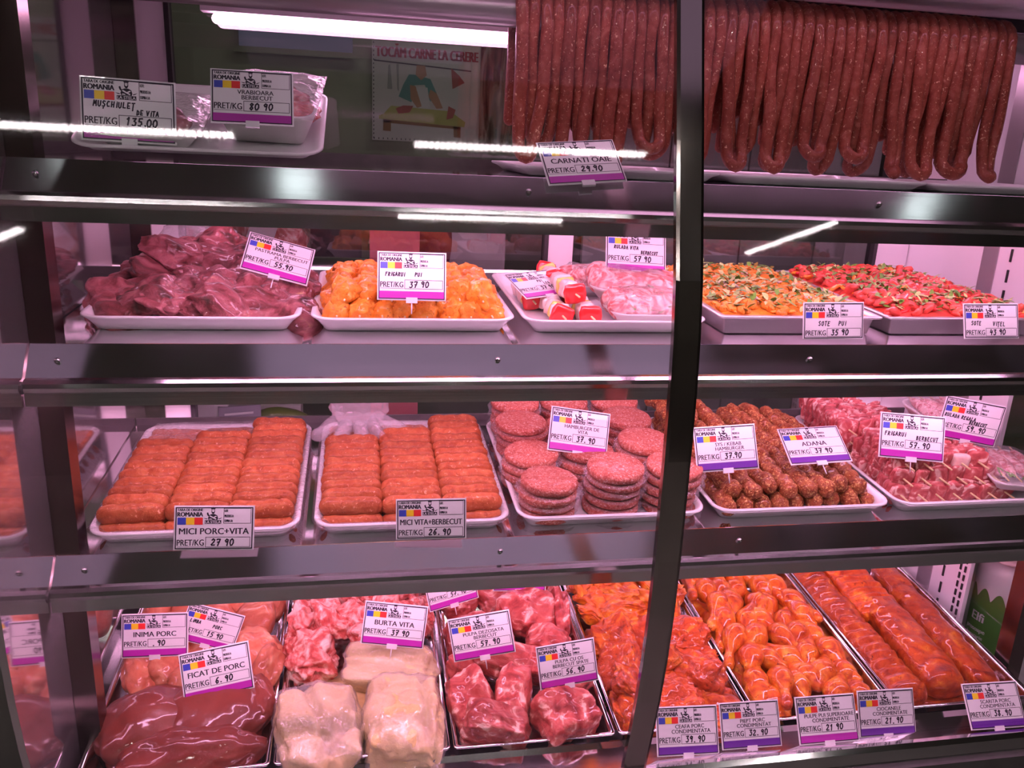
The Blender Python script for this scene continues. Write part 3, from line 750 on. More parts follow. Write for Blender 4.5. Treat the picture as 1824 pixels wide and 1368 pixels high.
price_tag('handwritten chicken skewer tag at 37 90 on the orange chicken', (.0303, 1.36, 1.4234), (.999, -.037, -.006), (-.015, -.263, -.965), .1093, [('FRIGARUI', -40, 22, 5.6), ('PUI', 4, 22, 5.6)], '37 90', hand=True, dy=-.085)
price_tag('faded tag lying askew behind the vegetable skewers', (.2484, 1.40, 1.3829), (.808, .40, .033), (.50, -.729, -.409), .1019, [('PUI', 0, 26, 6), ('LEG', 10, 19, 6)], '37 90', hand=True)
price_tag('handwritten veal roulade tag at 57 90 above the wrapped meat packs', (.4427, 1.45, 1.4629), (.999, -.036, -.033), (-.044, -.364, -.931), .1106, [('RULADA VITA', -38, 25, 5.6), ('BERBECUT', 8, 18, 5)], '57 90', hand=True)
price_tag('handwritten sauteed chicken tag at 35 90 before the chicken pan', (.7222, 1.225, 1.3715), (.996, -.078, .032), (.015, -.212, -.977), .1026, [('SOTE', -26, 21, 7), ('PUI', 8, 21, 7)], '35 90', None, True)
price_tag('handwritten sauteed veal tag at 43 90 before the veal pan', (1.021, 1.225, 1.373), (.999, -.039, .018), (.005, -.313, -.95), .1019, [('SOTE', -38, 22, 6.5), ('VIŢEL', 2, 20, 7)], '43 90', None, True)
price_tag('pork and beef minced roll tag at 27 90 before the left roll tray', (-.2754, 1.195, 1.0564), (.999, 0, -.038), (-.037, -.276, -.96), .113, ['MICI PORC+VITA'], '27 90', None)
price_tag('beef and ram minced roll tag at 26.90 before the second roll tray', (.0547, 1.195, 1.055), (.997, -.074, .015), (-.004, -.241, -.971), .1081, ['MICI VITA+BERBECUT'], '26. 90', None)
price_tag('beef hamburger tag at 37.90 among the patty stacks', (.3442, 1.38, 1.1466), (.988, 0, -.157), (-.144, -.395, -.907), .1112, ['HAMBURGER DE', 'VITA'], '37. 90')
price_tag('shish kebab hamburger tag at 37.90 right beside the mullion', (.5778, 1.28, 1.1354), (.994, -.073, .076), (.04, -.409, -.912), .1093, ['SYS / KEBAB', 'HAMBURGER'], '37.90', 'violet')
price_tag('adana tag at 37 90 lying back on the sesame kebabs', (.7685, 1.33, 1.1118), (.995, -.07, .069), (-.022, -.841, -.54), .1135, ['ADANA'], '37 90', 'violet')
price_tag('handwritten ram skewer tag at 57.90 on the raw lamb skewers', (.9569, 1.30, 1.1527), (.97, -.242, -.028), (-.108, -.327, -.939), .1156, [('FRIGARUI', -44, 22, 6.4), ('BERBECUT', 6, 18, 6)], '57. 90', hand=True)
price_tag('handwritten royal roulade tag at 59.90 tilted at the far right', (1.2027 - .03, 1.40, 1.1515), (.963, -.233, -.138), (-.152, -.042, -.987), .1202, [('RULADA REGALA', -46, 24, 5.8), ('BERBECUT', -2, 17.5, 5.2)], '59. 90', hand=True, dy=-.06)
price_tag('pork heart tag with smudged price, beside the left end panel', (-.4155, 1.36, .777), (1, 0, -.028), (-.028, -.235, -.972), .1085, ['INIMA PORC'], '. 90')
price_tag('handwritten pork tongue tag at 15 90 tilted behind the pork heart tag', (-.3318, 1.5, .7115), (.936, 0, -.352), (-.34, -.2, -.905), .1067, [('LIMBA', -40, 24, 6), ('PORC', 2, 22, 6)], '15 90', hand=True, dy=-.13)
price_tag('pork liver tag at 6.90 tilted above the big dark liver', (-.3027, 1.26, .7545), (.989, .109, .104), (.138, -.378, -.915), .1099, ['FICAT DE PORC'], '6. 90')
price_tag('beef tripe tag at 37 90 above the pale tripe packs', (.0078, 1.4, .7535), (.989, -.103, -.111), (-.128, -.182, -.975), .1169, ['BURTA VITA'], '37 90', dy=-.09)
price_tag('ram cutlet tag at 57.90 half hidden under the lower shelf rail', (.1255, 1.52, .7278), (.974, .153, .17), (.198, -.197, -.96), .1048, ['COTLET BERBECUT', 'CU OS'], '57. 90', dy=-.10)
price_tag('tag at 47.90 of which only the price shows under the lower rail', (.288, 1.6, .732), (.997, -.07, -.013), (-.031, -.26, -.965), .1146, [], '47. 90', dy=-.12)
price_tag('boneless ram leg tag at 57.90 over the middle of the lamb pan', (.1627, 1.38, .714), (.977, -.102, .19), (.16, -.246, -.956), .1177, ['PULPA DEZOSATA', 'BERBECUT'], '57. 90', dy=-.10)
price_tag('ram leg on the bone tag at 56.90 at the right of the lamb pan', (.3166, 1.28, .7085), (.995, .037, .094), (.101, -.338, -.936), .1095, ['PULPA CU OS', 'BERBECUT SPATE'], '56. 90', dy=-.07)
price_tag('marinated pork neck tag at 39.90 on the ledge beside the mullion', (.4815, 1.09, .7091), (.999, 0, -.045), (-.038, -.456, -.83), .1068, ['CEAFA PORC', 'CONDIMENTATA'], '39. 90', 'violet', dy=.022)
price_tag('marinated pork breast tag at 32.90, second on the front ledge', (.5949, 1.09, .7067), (.999, -.039, .013), (-.009, -.447, -.85), .1033, ['PIEPT PORC', 'CONDIMENTAT'], '32. 90', 'violet', dy=.022)
price_tag('marinated chicken thigh tag at 21 90 before the drumsticks', (.7346, 1.09, .7054), (.999, -.037, .022), (-.003, -.461, -.828), .1071, ['PULPE PUI SUPERIOARE', 'CONDIMENTATE'], '21 90', dy=.022)
price_tag('marinated drumstick tag at 21.90, fourth on the front ledge', (.8532, 1.09, .7079), (1, 0, -.029), (-.025, -.406, -.879), .1078, ['CIOCANELE', 'CONDIMENTATE'], '21. 90', 'violet', dy=.022)
price_tag('marinated pork rib tag at 38.90, rightmost on the front ledge', (1.0616, 1.09, .7041), (.999, -.038, .008), (-.022, -.519, -.694), .1066, ['SCARITA PORC', 'CONDIMENTATA'], '38. 90', 'violet', dy=.022)

# ------------------------------------------------------------------ top shelf: tilted tray with two foam packs, sausages
TILT = TOP @ TR(-.385, .022, .004) @ RO(19, 0, 0)
white_tray(TOP, 0, 0, .335, .30, 'tilted white tray with two foam packs on the top shelf', M2=TILT, H=.014)
def foam_pack_mesh(W, D, H):
    return loft([rring(W, D, .03, 0, 5, .020), rring(W, D, .03, H * .8, 5, .004), rring(W, D, .03, H, 5, 0), rring(W, D, .03, H + .001, 5, .005), rring(W, D, .03, H * .75, 5, .008), rring(W, D, .03, .004, 5, .024)])
def film_dome(W, D, H, top, seed, n=18):
    """shrink film pulled over a pack: a lumpy skin from rim to rim"""
    v, f = [], []
    for j in range(n + 1):
        for i in range(n + 1):
            a, b = i / n, j / n
            e = min(1, 4.5 * min(a, 1 - a)) ** .6 * min(1, 4.5 * min(b, 1 - b)) ** .6
            v.append((-.001 + a * (W + .002), -.001 + b * (D + .002), H + .001 + top * e * (1 + .22 * vnoise((a * 3, b * 3, 0), seed, 2.0))))
    for j in range(n):
        for i in range(n):
            k = j * (n + 1) + i
            f.append((k, k + 1, k + n + 2, k + n + 1))
    return v, f
def small_meat(n, seed, W, D, H, mat, parent, sz, name='meat_slice'):
    rn = R(seed)
    for i in range(n):
        me = G().add(*blob(seed * 9 + i, sz, 3, .2, 1.5, 2)).mesh(name, mat)
        x = W * (.22 + .56 * ((i * .618) % 1)); y = D * (.25 + .5 * ((i * .37 + .2) % 1))
        obj(name, me, parent, TR(x, y, H * .55 + .004 * (i % 3)) @ RO(rn.uniform(-10, 10), rn.uniform(-10, 10), rn.uniform(0, 180)))
fp = thing('foam_pack', 'flat white foam pack of red beef fillet pieces, left on the tilted tray', 'meat pack', TILT @ TR(.022, .012, .005), 'foam packs of meat')
obj('foam_tray', G().add(*foam_pack_mesh(.148, .20, .022)).mesh('foam_tray', M['foam']), fp)
small_meat(7, 3, .148, .20, .022, M['lamb'], fp, (.030, .022, .013))
obj('film', G().add(*film_dome(.148, .20, .020, .012, 4)).mesh('pack_film', M['film']), fp)
fp = thing('foam_pack', 'deeper white foam pack of ram loin, right on the tilted tray', 'meat pack', TILT @ TR(.182, .050, .006) @ RO(2, 0, -3), 'foam packs of meat')
obj('foam_tray', G().add(*foam_pack_mesh(.142, .20, .045)).mesh('foam_tray', M['foam']), fp)
small_meat(5, 5, .142, .20, .055, M['porkbone'], fp, (.045, .04, .016))
obj('film', G().add(*film_dome(.142, .20, .043, .014, 8)).mesh('pack_film', M['film']), fp)
white_tray(TOP, .235, .045, .335, .30, 'white tray under the first sausages beside the sheep sausage tag', H=.014)
white_tray(TOP, .575, .05, .37, .30, 'white tray under the middle of the hanging sausages', H=.013)
white_tray(TOP, .95, .05, .34, .30, 'white tray at the right end under the hanging sausages', H=.012)

def sausage(i, xa, xb, zb, seed, ya, bulge, label):
    """one sausage: up behind the rail, over it, down in front, a U turn, back up and over"""
    rn = R(seed)
    rad = .0108 + rn.uniform(-.0009, .0009)
    ry, rz = 1.43, 1.812
    rr = .026 + rad + .0008
    path = []
    ln = rn.uniform(-.013, .013)
    def leg(x, back_z):
        p = [(x + .004 * vnoise((x, 0, z), seed, 6), ry + rr - .002 + .006 * abs(vnoise((x, z, 0), seed + 4, 5)), z) for z in [back_z + (rz - back_z) * k / 5 for k in range(6)]]
        p += [(x, ry + rr * math.cos(a), rz + rr * math.sin(a)) for a in [PI * k / 9 for k in range(1, 10)]]
        return p
    down = lambda x, x2: [(x + ln * t * t + (x2 - x) * (t ** 3) * .10 + (.004 + .007 * t) * vnoise((x * 40, t * 2.2, 0), seed, 1.0), ry - rr - .002 + ya * t + .004 * vnoise((x * 30, t * 2, 7), seed, 1), rz - (rz - zb - abs(x2 - x) * .5) * t) for t in [k / 9 for k in range(1, 10)]]
    path += leg(xa, zb + .03 + rn.uniform(0, .05))
    d1 = down(xa, xb); d2 = down(xb, xa)
    path += d1
    a, b = Vector(d1[-1]), Vector(d2[-1])
    c = (a + b) / 2
    hw = (b - a) / 2
    for k in range(1, 8):
        t = PI * k / 8
        q = c - hw * math.cos(t)
        path.append((q.x, q.y + bulge * math.sin(t), c.z + (a.z - c.z) * (1 - k / 4 if k < 4 else 0) - (c.z - zb) * math.sin(t)))
    path += d2[::-1]
    path += leg(xb, zb + .03 + rn.uniform(0, .05))[::-1]
    rads = [rad * (1 + .10 * vnoise((k * .35, 0, 0), seed + 2, 1)) for k in range(len(path))]
    g = G().add(*tube(path, rads, 10))
    return thing('sausage', label, 'sausage', None, 'sheep sausages draped over the rail', g.mesh('sausage', M['sausage']))
NS = 46
xs = [.258 + (1.150 - .258) * k / (NS - 1) for k in range(NS)]
rn = R(11)
pairs = []
k = 0
while k < NS:
    if k + 3 < NS and rn.random() < .75:
        pairs += [(k, k + 2), (k + 1, k + 3)]; k += 4
    elif k + 1 < NS:
        pairs.append((k, k + 1)); k += 2
    else: break
pairs.sort()
for i, (a, b) in enumerate(pairs):
    zb = rn.choice([1.582, 1.586, 1.590, 1.596, 1.605, 1.583])
    ya = (-.006, .010)[a % 2]
    lab = 'brown sheep sausage hanging over the rail, %s from its left end' % ORDN[i]
    if i == len(pairs) - 1: lab = 'last brown sheep sausage at the right end of the rail'
    sausage(i, xs[a], xs[b], zb, 50 + i, ya, (-.014, .012)[a % 2], lab)

# ------------------------------------------------------------------ middle shelf
white_tray(MID, -.408, .052, .318, .385, 'white tray heaped with dark mutton slices, first on the middle shelf')
white_tray(MID, -.076, .050, .322, .385, 'white tray of orange chicken skewers, second on the middle shelf')
white_tray(MID, .258, .046, .315, .390, 'white tray of vegetable skewers and wrapped packs, third on the middle shelf')
# mutton slices
smesh = [G().add(*blob(100 + q, (.066, .050, .020), 5, .27, 1.25, 5, fold=.6)).mesh('mutton_slice', M['mutton']) for q in range(7)]
rn = R(5)
k = 0
rowname = ['front row', 'second row', 'third row', 'fourth row', 'back row']
for r_, (v, w, n, u0, u1) in enumerate(((.075, .026, 6, .038, .270), (.130, .034, 5, .05, .264), (.190, .042, 5, .055, .268), (.255, .052, 5, .06, .262), (.320, .054, 4, .075, .25))):
    for c in range(n):
        u = u0 + (u1 - u0) * c / (n - 1) + rn.uniform(-.008, .008)
        h = w + rn.uniform(-.006, .008) - (.012 if c in (0, n - 1) else 0) + (.020 if r_ >= 3 and c == 1 else .010 if r_ >= 3 and c == 2 else 0)
        s = rn.uniform(.85, 1.12)
        thing('mutton_slice', 'dark red mutton slice, %s from the left in the %s of the heap' % (ORDN[c], rowname[r_]), 'meat slice',
              MID @ TR(-.408 + u, .052 + v + rn.uniform(-.012, .012), h) @ RO(rn.uniform(12, 38), rn.uniform(-20, 20), rn.uniform(-50, 50)) @ SC(s, s, s * 1.1), 'mutton slices on the first tray', smesh[k % 7])
        k += 1
for c in range(4):          # bottom layer carrying the heap
    for r_ in range(2):
        thing('mutton_slice', 'dark mutton slice lying flat under the heap, %s from the left, %s layer' % (ORDN[c], ('front', 'rear')[r_]), 'meat slice',
              MID @ TR(-.408 + .06 + .065 * c, .052 + .16 + .11 * r_, .022) @ RO(0, 0, 30 * c + 70 * r_) @ SC(1.15, 1.15, 1.3), 'mutton slices on the first tray', smesh[(c + r_ * 3) % 7])
# bag of meat lying behind the mutton
g = G().add(*blob(31, (.085, .045, .052), 4, .22, 1.6, 3))
t = thing('plastic_bag', 'milky plastic bag lying behind the heap of mutton slices', 'plastic bag', MID @ TR(-.30, .445, .058), None, g.mesh('plastic_bag', M['bag']))
# orange chicken skewers
cmesh = [G().add(*blob(200 + q, (.0255, .0225, .0205), 4, .27, 1.6, 4, box_=.3, fold=.3)).mesh('chicken_piece', M['orange']) for q in range(7)]
stick = G().add(*tube([(0, 0, 0), (0, .30, 0)], .0017, 6, False)).mesh('skewer_stick', M['wood'])
def chicken_skewer(x, v, w, n, label, seed):
    rn = R(seed)
    t = thing('chicken_skewer', label, 'skewer', MID @ TR(x, v, w), 'orange chicken skewers')
    obj('stick', stick, t, TR(0, -.012, 0) @ SC(1, (.036 * n + .03) / .30, 1))
    for q in range(n):
        obj('chicken_piece', cmesh[(q + seed) % 7], t, TR(rn.uniform(-.003, .003), .016 + q * .036, rn.uniform(-.003, .003)) @ RO(rn.uniform(-40, 40), rn.uniform(0, 360), rn.uniform(-30, 30)) @ SC(rn.uniform(.92, 1.12)))
for c in range(8):
    chicken_skewer(-.076 + .040 + c * .0352, .050 + .040, .022, 9, 'orange chicken skewer in the bottom layer, %s from the left' % ORDN[c], 300 + c)
for c in range(7):
    chicken_skewer(-.076 + .052 + c * .0365, .050 + .048 + .010 * (c % 2), .046, 6, 'orange chicken skewer in the upper layer, %s from the left' % ORDN[c], 330 + c)
# vegetable skewers
def rbox(seed, s, n=3, amp=.10): return G().add(*blob(seed, s, n, amp, 1.6, 2, box_=.75))
vm = {'r': rbox(401, (.021, .0065, .019)).mesh('red_pepper_piece', M['pepper_red']), 'y': rbox(402, (.018, .007, .017)).mesh('yellow_pepper_piece', M['pepper_yellow']),
      'o': rbox(403, (.019, .006, .018)).mesh('onion_piece', M['onion']), 'c': rbox(404, (.018, .015, .016), 3, .2).mesh('chicken_chunk', M['chicken_pale'])}
def veg_skewer(x, v, w, seq, label, rz=0):
    t = thing('vegetable_skewer', label, 'skewer', MID @ TR(x, v, w) @ RO(0, 0, rz), 'vegetable and chicken skewers')
    y = 0
    wd = {'r': .015, 'y': .016, 'o': .014, 'c': .031}
    nm = {'r': 'red_pepper_piece', 'y': 'yellow_pepper_piece', 'o': 'onion_piece', 'c': 'chicken_chunk'}
    rn = R(len(label))
    for ch in seq:
        y += wd[ch] / 2
        obj(nm[ch], vm[ch], t, TR(0, y, 0) @ RO(rn.uniform(-12, 12), rn.uniform(-25, 25), rn.uniform(-8, 8)))
        y += wd[ch] / 2
    obj('stick', stick, t, TR(0, -.02, 0) @ SC(1, (y + .03) / .30, 1))
veg_skewer(.328, .083, .024, 'roycocrcoyco', 'vegetable skewer ending in a dark red pepper square, lower left of the three')
veg_skewer(.376, .080, .024, 'rocyocrococo', 'vegetable skewer ending in an orange red pepper, lower right of the three')
veg_skewer(.352, .100, .057, 'rocyocrocyr', 'vegetable skewer lying on top of the two others, red pepper at its end', 2)
veg_skewer(.300, .19, .024, 'ryococo', 'short vegetable skewer at the left with red and yellow pepper in front')
# wrapped roulades
def leaf(g, x, y, z, L, W, rz, tilt, seed):
    v = []
    for k in range(5):
        t = k / 4
        wv = W * math.sin(PI * (t * .9 + .08))
        v += [(-wv, L * t, .25 * L * math.sin(2.2 * t + seed)), (0, L * t, .25 * L * math.sin(2.2 * t + seed) - .2 * wv), (wv, L * t, .25 * L * math.sin(2.2 * t + seed) + .15 * wv)]
    f = []
    for k in range(4):
        a = k * 3
        f += [(a, a + 1, a + 4, a + 3), (a + 1, a + 2, a + 5, a + 4)]
    g.add(v, f, 0, TR(x, y, z) @ RO(tilt, 0, rz))
def roulade_pack(Mx, W, D, label, seed):
    t = thing('wrapped_pack', label, 'meat pack', Mx, 'film wrapped roulade packs')
    obj('foam_tray', G().add(*foam_pack_mesh(W, D, .022)).mesh('foam_tray', M['foam']), t)
    for q in range(2):
        y = D * (.30 + .40 * q)
        path = [(.022 + (W - .044) * a / 8, y + .004 * math.sin(a + seed), .028) for a in range(9)]
        rads = [.0235 * (1 + .10 * vnoise((a * .9, q, 0), seed, 1)) for a in range(9)]
        obj('roulade', G().add(*tube(path, rads, 16)).mesh('roulade', M['roulade']), t)
    g = G(); rn = R(seed)
    for q in range(9): leaf(g, W * (.25 + .06 * q), D * .06 + rn.uniform(0, .01), .030, .022, .006, rn.uniform(-60, 60), rn.uniform(0, 30), q)
    obj('parsley_sprig', g.mesh('parsley_sprig', M['herb']), t)
    obj('film', G().add(*film_dome(W, D, .022, .030, seed)).mesh('pack_film', M['film']), t)
roulade_pack(MID @ TR(.415, .075, .006), .145, .115, 'film wrapped roulade pack at the front beside the mullion', 21)
roulade_pack(MID @ TR(.395, .175, .030) @ RO(5, 4, -9), .165, .115, 'film wrapped roulade pack tilted on top of the front one', 22)
roulade_pack(MID @ TR(.395, .285, .006) @ RO(0, 0, 12), .15, .11, 'film wrapped roulade pack at the back below the veal roulade tag', 23)

# sauteed mixes in two steel pans: pieces nobody could count
def mound(W, D, h, seed, nx=22, ny=28, edge=.05):
    v, f = [], []
    for j in range(ny + 1):
        for i in range(nx + 1):
            a, b = i / nx, j / ny
            e = (min(1, a / .16, (1 - a) / .16)) ** .7 * (min(1, b / .10, (1 - b) / .12)) ** .7
            v.append((a * W, b * D, h * e * (.75 + .3 * b) + .004 * fbm((a * W, b * D, 0), seed, 40)))
    for j in range(ny):
        for i in range(nx):
            k = j * (nx + 1) + i
            f.append((k, k + 1, k + nx + 2, k + nx + 1))
    return v, f
def height(W, D, h, u, v):
    a, b = u / W, v / D
    e = (min(1, a / .16, (1 - a) / .16)) ** .7 * (min(1, b / .10, (1 - b) / .12)) ** .7
    return h * e * (.75 + .3 * b)
def mixed_pan(u0, u1, v0, v1, label, lab_mix, lab_herb, base, kinds, nherb, seed, h, mixname):
    PM = MID @ TR(0, 0, .034)
    steel_pan(PM, u0, u1, v0, v1, .032, label, 'steel pans on the middle shelf', rim=.012)
    W, D = u1 - u0 - .03, v1 - v0 - .03
    O = PM @ TR(u0 + .015, v0 + .015, -.003)
    rn = R(seed)
    g = G().add(*mound(W, D, h, seed))
    mats = [base]
    bl = []
    for mt, size, n, fold in kinds:
        mats.append(mt)
        for _ in range(n):
            u, v = W * rn.uniform(.03, .97), D * rn.uniform(.02, .97)
            bm = blob(rn.randint(0, 9999), size, 2, .25, 1.4, 2, fold=fold)
            g.add(*bm, len(mats) - 1, TR(u, v, height(W, D, h, u, v) + .003) @ RO(rn.uniform(-35, 35), rn.uniform(-35, 35), rn.uniform(0, 360)) @ SC(rn.uniform(.7, 1.25)))
    thing(mixname, lab_mix, 'sauteed meat mix', O, None, g.mesh(mixname, mats), 'stuff')
    g = G()
    for _ in range(nherb):
        u, v = W * rn.uniform(.04, .96), D * rn.uniform(.03, .96)
        n0 = len(g.f)
        leaf(g, u, v, height(W, D, h, u, v) + .009, rn.uniform(.010, .026), rn.uniform(.0025, .006), rn.uniform(0, 360), rn.uniform(-15, 25), rn.random() * 6)
        if rn.random() < .5:
            for q in range(n0, len(g.f)): g.m[q] = 1
    thing('chopped_herbs', lab_herb, 'herbs', O, None, g.mesh('chopped_herbs', [M['herb'], M['herb_pale']]), 'stuff')
mixed_pan(.588, .890, .048, .47, 'steel pan of orange sauteed chicken right of the mullion', 'orange chicken and carrot mix in the pan right of the mullion', 'chopped green herbs strewn over the orange chicken mix', M['orange'],
          [(M['orange'], (.0105, .008, .007), 420, .3), (M['pepper_orange'], (.011, .0035, .003), 220, .5), (M['chicken_pale'], (.010, .008, .006), 30, .2), (M['pepper_yellow'], (.009, .003, .003), 40, .3)], 620, 71, .014, 'chicken_mix')
mixed_pan(.900, 1.215, .048, .47, 'steel pan of red sauteed veal at the right end', 'red veal strip and pepper mix in the right hand pan', 'chopped pale herbs strewn over the red veal mix', M['veal'],
          [(M['veal'], (.020, .010, .008), 260, .9), (M['pepper_orange'], (.018, .005, .004), 45, .8), (M['pepper_red'], (.016, .005, .004), 40, .7), (M['chicken_pale'], (.007, .005, .005), 25, .2)], 760, 72, .015, 'veal_mix')

# ------------------------------------------------------------------ lower shelf
LT = [(-.412, .315, 'white film lined tray of pork and beef rolls, first on the lower shelf', True), (-.076, .320, 'white film lined tray of beef and ram rolls, second on the lower shelf', True),
      (.256, .335, 'white tray of stacked beef patties, third on the lower shelf', False), (.604, .345, 'white tray of sesame kebabs, fourth on the lower shelf', False), (.958, .320, 'white tray of raw lamb skewers, rightmost on the lower shelf', False)]
for u0, W, lab, film in LT:
    white_tray(LOW, u0, .008, W, .415, lab, H=.026, film=film)
def roll_mesh(q, L=.103, rad=.0168):
    rn = R(500 + q)
    path = [(-L / 2 + rad + (L - 2 * rad) * k / 10, .0012 * math.sin(k * 1.1 + q), .0008 * math.cos(k * 1.7 + q)) for k in range(11)]
    v, f = tube(path, [rad * (1 + rn.uniform(-.03, .03)) for _ in path], 14)
    v = [Vector(p) * 1 for p in v]
    v = [(p.x * (1 + .02 * vnoise(p, q, 60)), p.y * (.81 + .05 * vnoise(p, q + 3, 55)), p.z * (.98 + .12 * vnoise(p, q + 7, 55))) for p in v]
    return G().add(v, f).mesh('minced_roll', M['mince'])
rolls = [roll_mesh(q) for q in range(6)]
COLN = ['left', 'middle', 'right']
def roll(u, v, w, lab, q, rz=0, name='minced_roll'):
    return thing(name, lab, 'minced roll', LOW @ TR(u, v, w) @ RO(7 * (q % 7 - 3) * .5, 0, rz + (q % 5 - 2) * .6) @ SC(1, 1, (1.0 if w > .03 else .72) + .03 * (q % 3)), 'minced rolls', rolls[q % 6])
def roll_tray(u0, W, lab, top_rows, third):
    rn = R(int(abs(u0) * 1000))
    pit = .0303
    for c in range(3):
        u = u0 + .060 + c * (W - .120) / 2
        for r_ in range(13):
            roll(u, .008 + .038 + r_ * pit * .97, .0155, 'minced roll in the bottom layer of the %s tray, %s column, %s from the front' % (lab, COLN[c], ORDN[r_]), rn.randint(0, 99))
        for r_ in range(top_rows[c]):
            roll(u + rn.uniform(-.0015, .0015), .008 + .046 + r_ * pit, .0375, 'minced roll in the upper layer of the %s tray, %s column, %s from the front' % (lab, COLN[c], ORDN[r_]), rn.randint(0, 99))
roll_tray(LT[0][0], LT[0][1], 'left', (9, 10, 12), 0)
roll_tray(LT[1][0], LT[1][1], 'second', (9, 10, 12), 0)
# film lying over the low back rolls
def sheet(W, D, z, seed, n=16):
    v = [(W * i / n, D * j / n, z + .004 * fbm((W * i / n, D * j / n, 0), seed, 30)) for j in range(n + 1) for i in range(n + 1)]
    f = [(j * (n + 1) + i, j * (n + 1) + i + 1, (j + 1) * (n + 1) + i + 1, (j + 1) * (n + 1) + i) for j in range(n) for i in range(n)]
    return v, f
t = thing('film_sheet', 'sheet of cling film over the rear left rolls of the first tray', 'film', LOW @ TR(-.395, .315, .031), 'film sheets over rolls', G().add(*sheet(.20, .11, 0, 5)).mesh('film_sheet', M['film']))
t = thing('film_sheet', 'sheet of cling film over the rear rolls of the second tray', 'film', LOW @ TR(-.055, .33, .031), 'film sheets over rolls', G().add(*sheet(.19, .085, 0, 6)).mesh('film_sheet', M['film']))
# crumpled glove bag: palm part and limp fingers
g = G()
g.add(*blob(611, (.058, .030, .050), 5, .24, 1.8, 4), 0, TR(.005, .03, .050) @ RO(-25, 0, 8))
for q, (a, L) in enumerate(((-55, .050), (-20, .052), (8, .055), (30, .050), (78, .052))):
    d = Vector((math.sin(math.radians(a)), -math.cos(math.radians(a)) * .9, 0))
    st = Vector((.017 * (q - 2) + .005, .012, .026))
    v, f = tube([st + d * (L * k / 5) + Vector((0, 0, -.020 * (k / 5) ** .7)) for k in range(6)], [.012, .0135, .0135, .013, .0125, .011], 12)
    g.add([(p[0], p[1], p[2] * .75 + .006 * vnoise(p, q + 2, 60)) for p in v], f)
t = thing('plastic_glove', 'crumpled clear plastic glove lying on the rolls of the second tray', 'glove', LOW @ TR(-.010, .340, .036) @ SC(1.05, 1.05, 1.5), None, g.mesh('plastic_glove', M['bag']))

# beef patties
def patty_mesh(q, rad=.050, h=.0168):
    n = 36
    prof = [(0, 0), (.55, 0), (.90, .0005), (.985, .004), (1.0, .009), (.985, .0132), (.93, h - .001), (.55, h), (0, h)]
    v, f = [], []
    for i, (r, z) in enumerate(prof):
        for k in range(n):
            a = 2 * PI * k / n
            rr_ = max(r, .01) * rad * (1 + .022 * vnoise((math.cos(a), math.sin(a), z * 60), q, 2.6))
            v.append((rr_ * math.cos(a), rr_ * math.sin(a), z + .0013 * vnoise((rr_ * math.cos(a), rr_ * math.sin(a), z), q + 4, 70)))
    for i in range(len(prof) - 1):
        for k in range(n):
            f.append((i * n + k, i * n + (k + 1) % n, (i + 1) * n + (k + 1) % n, (i + 1) * n + k))
    return G().add(v, f).mesh('patty', M['patty'])
pmesh = [patty_mesh(700 + q) for q in range(5)]
def film_disc_mesh(q):
    n = 40
    v = [(0, 0, 0)]
    for r in (.048, .0565):
        for k in range(n):
            a = 2 * PI * k / n
            rr_ = r * (1 + (.05 * vnoise((math.cos(a), math.sin(a), 0), q, 2.0) if r > .05 else 0))
            v.append((rr_ * math.cos(a), rr_ * math.sin(a), (.0035 * vnoise((math.cos(a), math.sin(a), 1), q, 4.0) - .001) if r > .05 else 0))
    f = [(0, 1 + k, 1 + (k + 1) % n) for k in range(n)] + [(1 + k, 1 + n + k, 1 + n + (k + 1) % n, 1 + (k + 1) % n) for k in range(n)]
    return G().add(v, f).mesh('film_disc', M['film'])
fmesh = [film_disc_mesh(720 + q) for q in range(3)]
LVL = {3: ['bottom', 'middle', 'topmost'], 4: ['bottom', 'third from top', 'second from top', 'topmost'], 5: ['bottom', 'fourth from top', 'third from top', 'second from top', 'topmost']}
stacks = [(.312, .066, 4, 'front left'), (.432, .076, 5, 'front middle'), (.540, .070, 5, 'front right'), (.305, .170, 4, 'second row left'), (.412, .182, 4, 'second row middle'), (.520, .178, 5, 'second row right'),
          (.308, .275, 5, 'third row left'), (.414, .288, 4, 'third row middle'), (.524, .284, 5, 'third row right'), (.312, .374, 5, 'back row left'), (.417, .380, 5, 'back row middle'), (.526, .378, 5, 'back row right')]
rn = R(77)
for si, (u, v, n, nm) in enumerate(stacks):
    for k in range(n):
        t = thing('beef_patty', 'raw beef patty, %s in the %s stack' % (LVL[n][k], nm), 'beef patty', LOW @ TR(u + rn.uniform(-.004, .004), v + rn.uniform(-.004, .004),   .005 + k * .0177) @ RO(rn.uniform(-1.5, 2.5), rn.uniform(-2, 2), rn.uniform(0, 360)), 'raw beef patties', pmesh[rn.randint(0, 4)])
        obj('film_disc', fmesh[k % 3], t, TR(0, 0, -.0003))

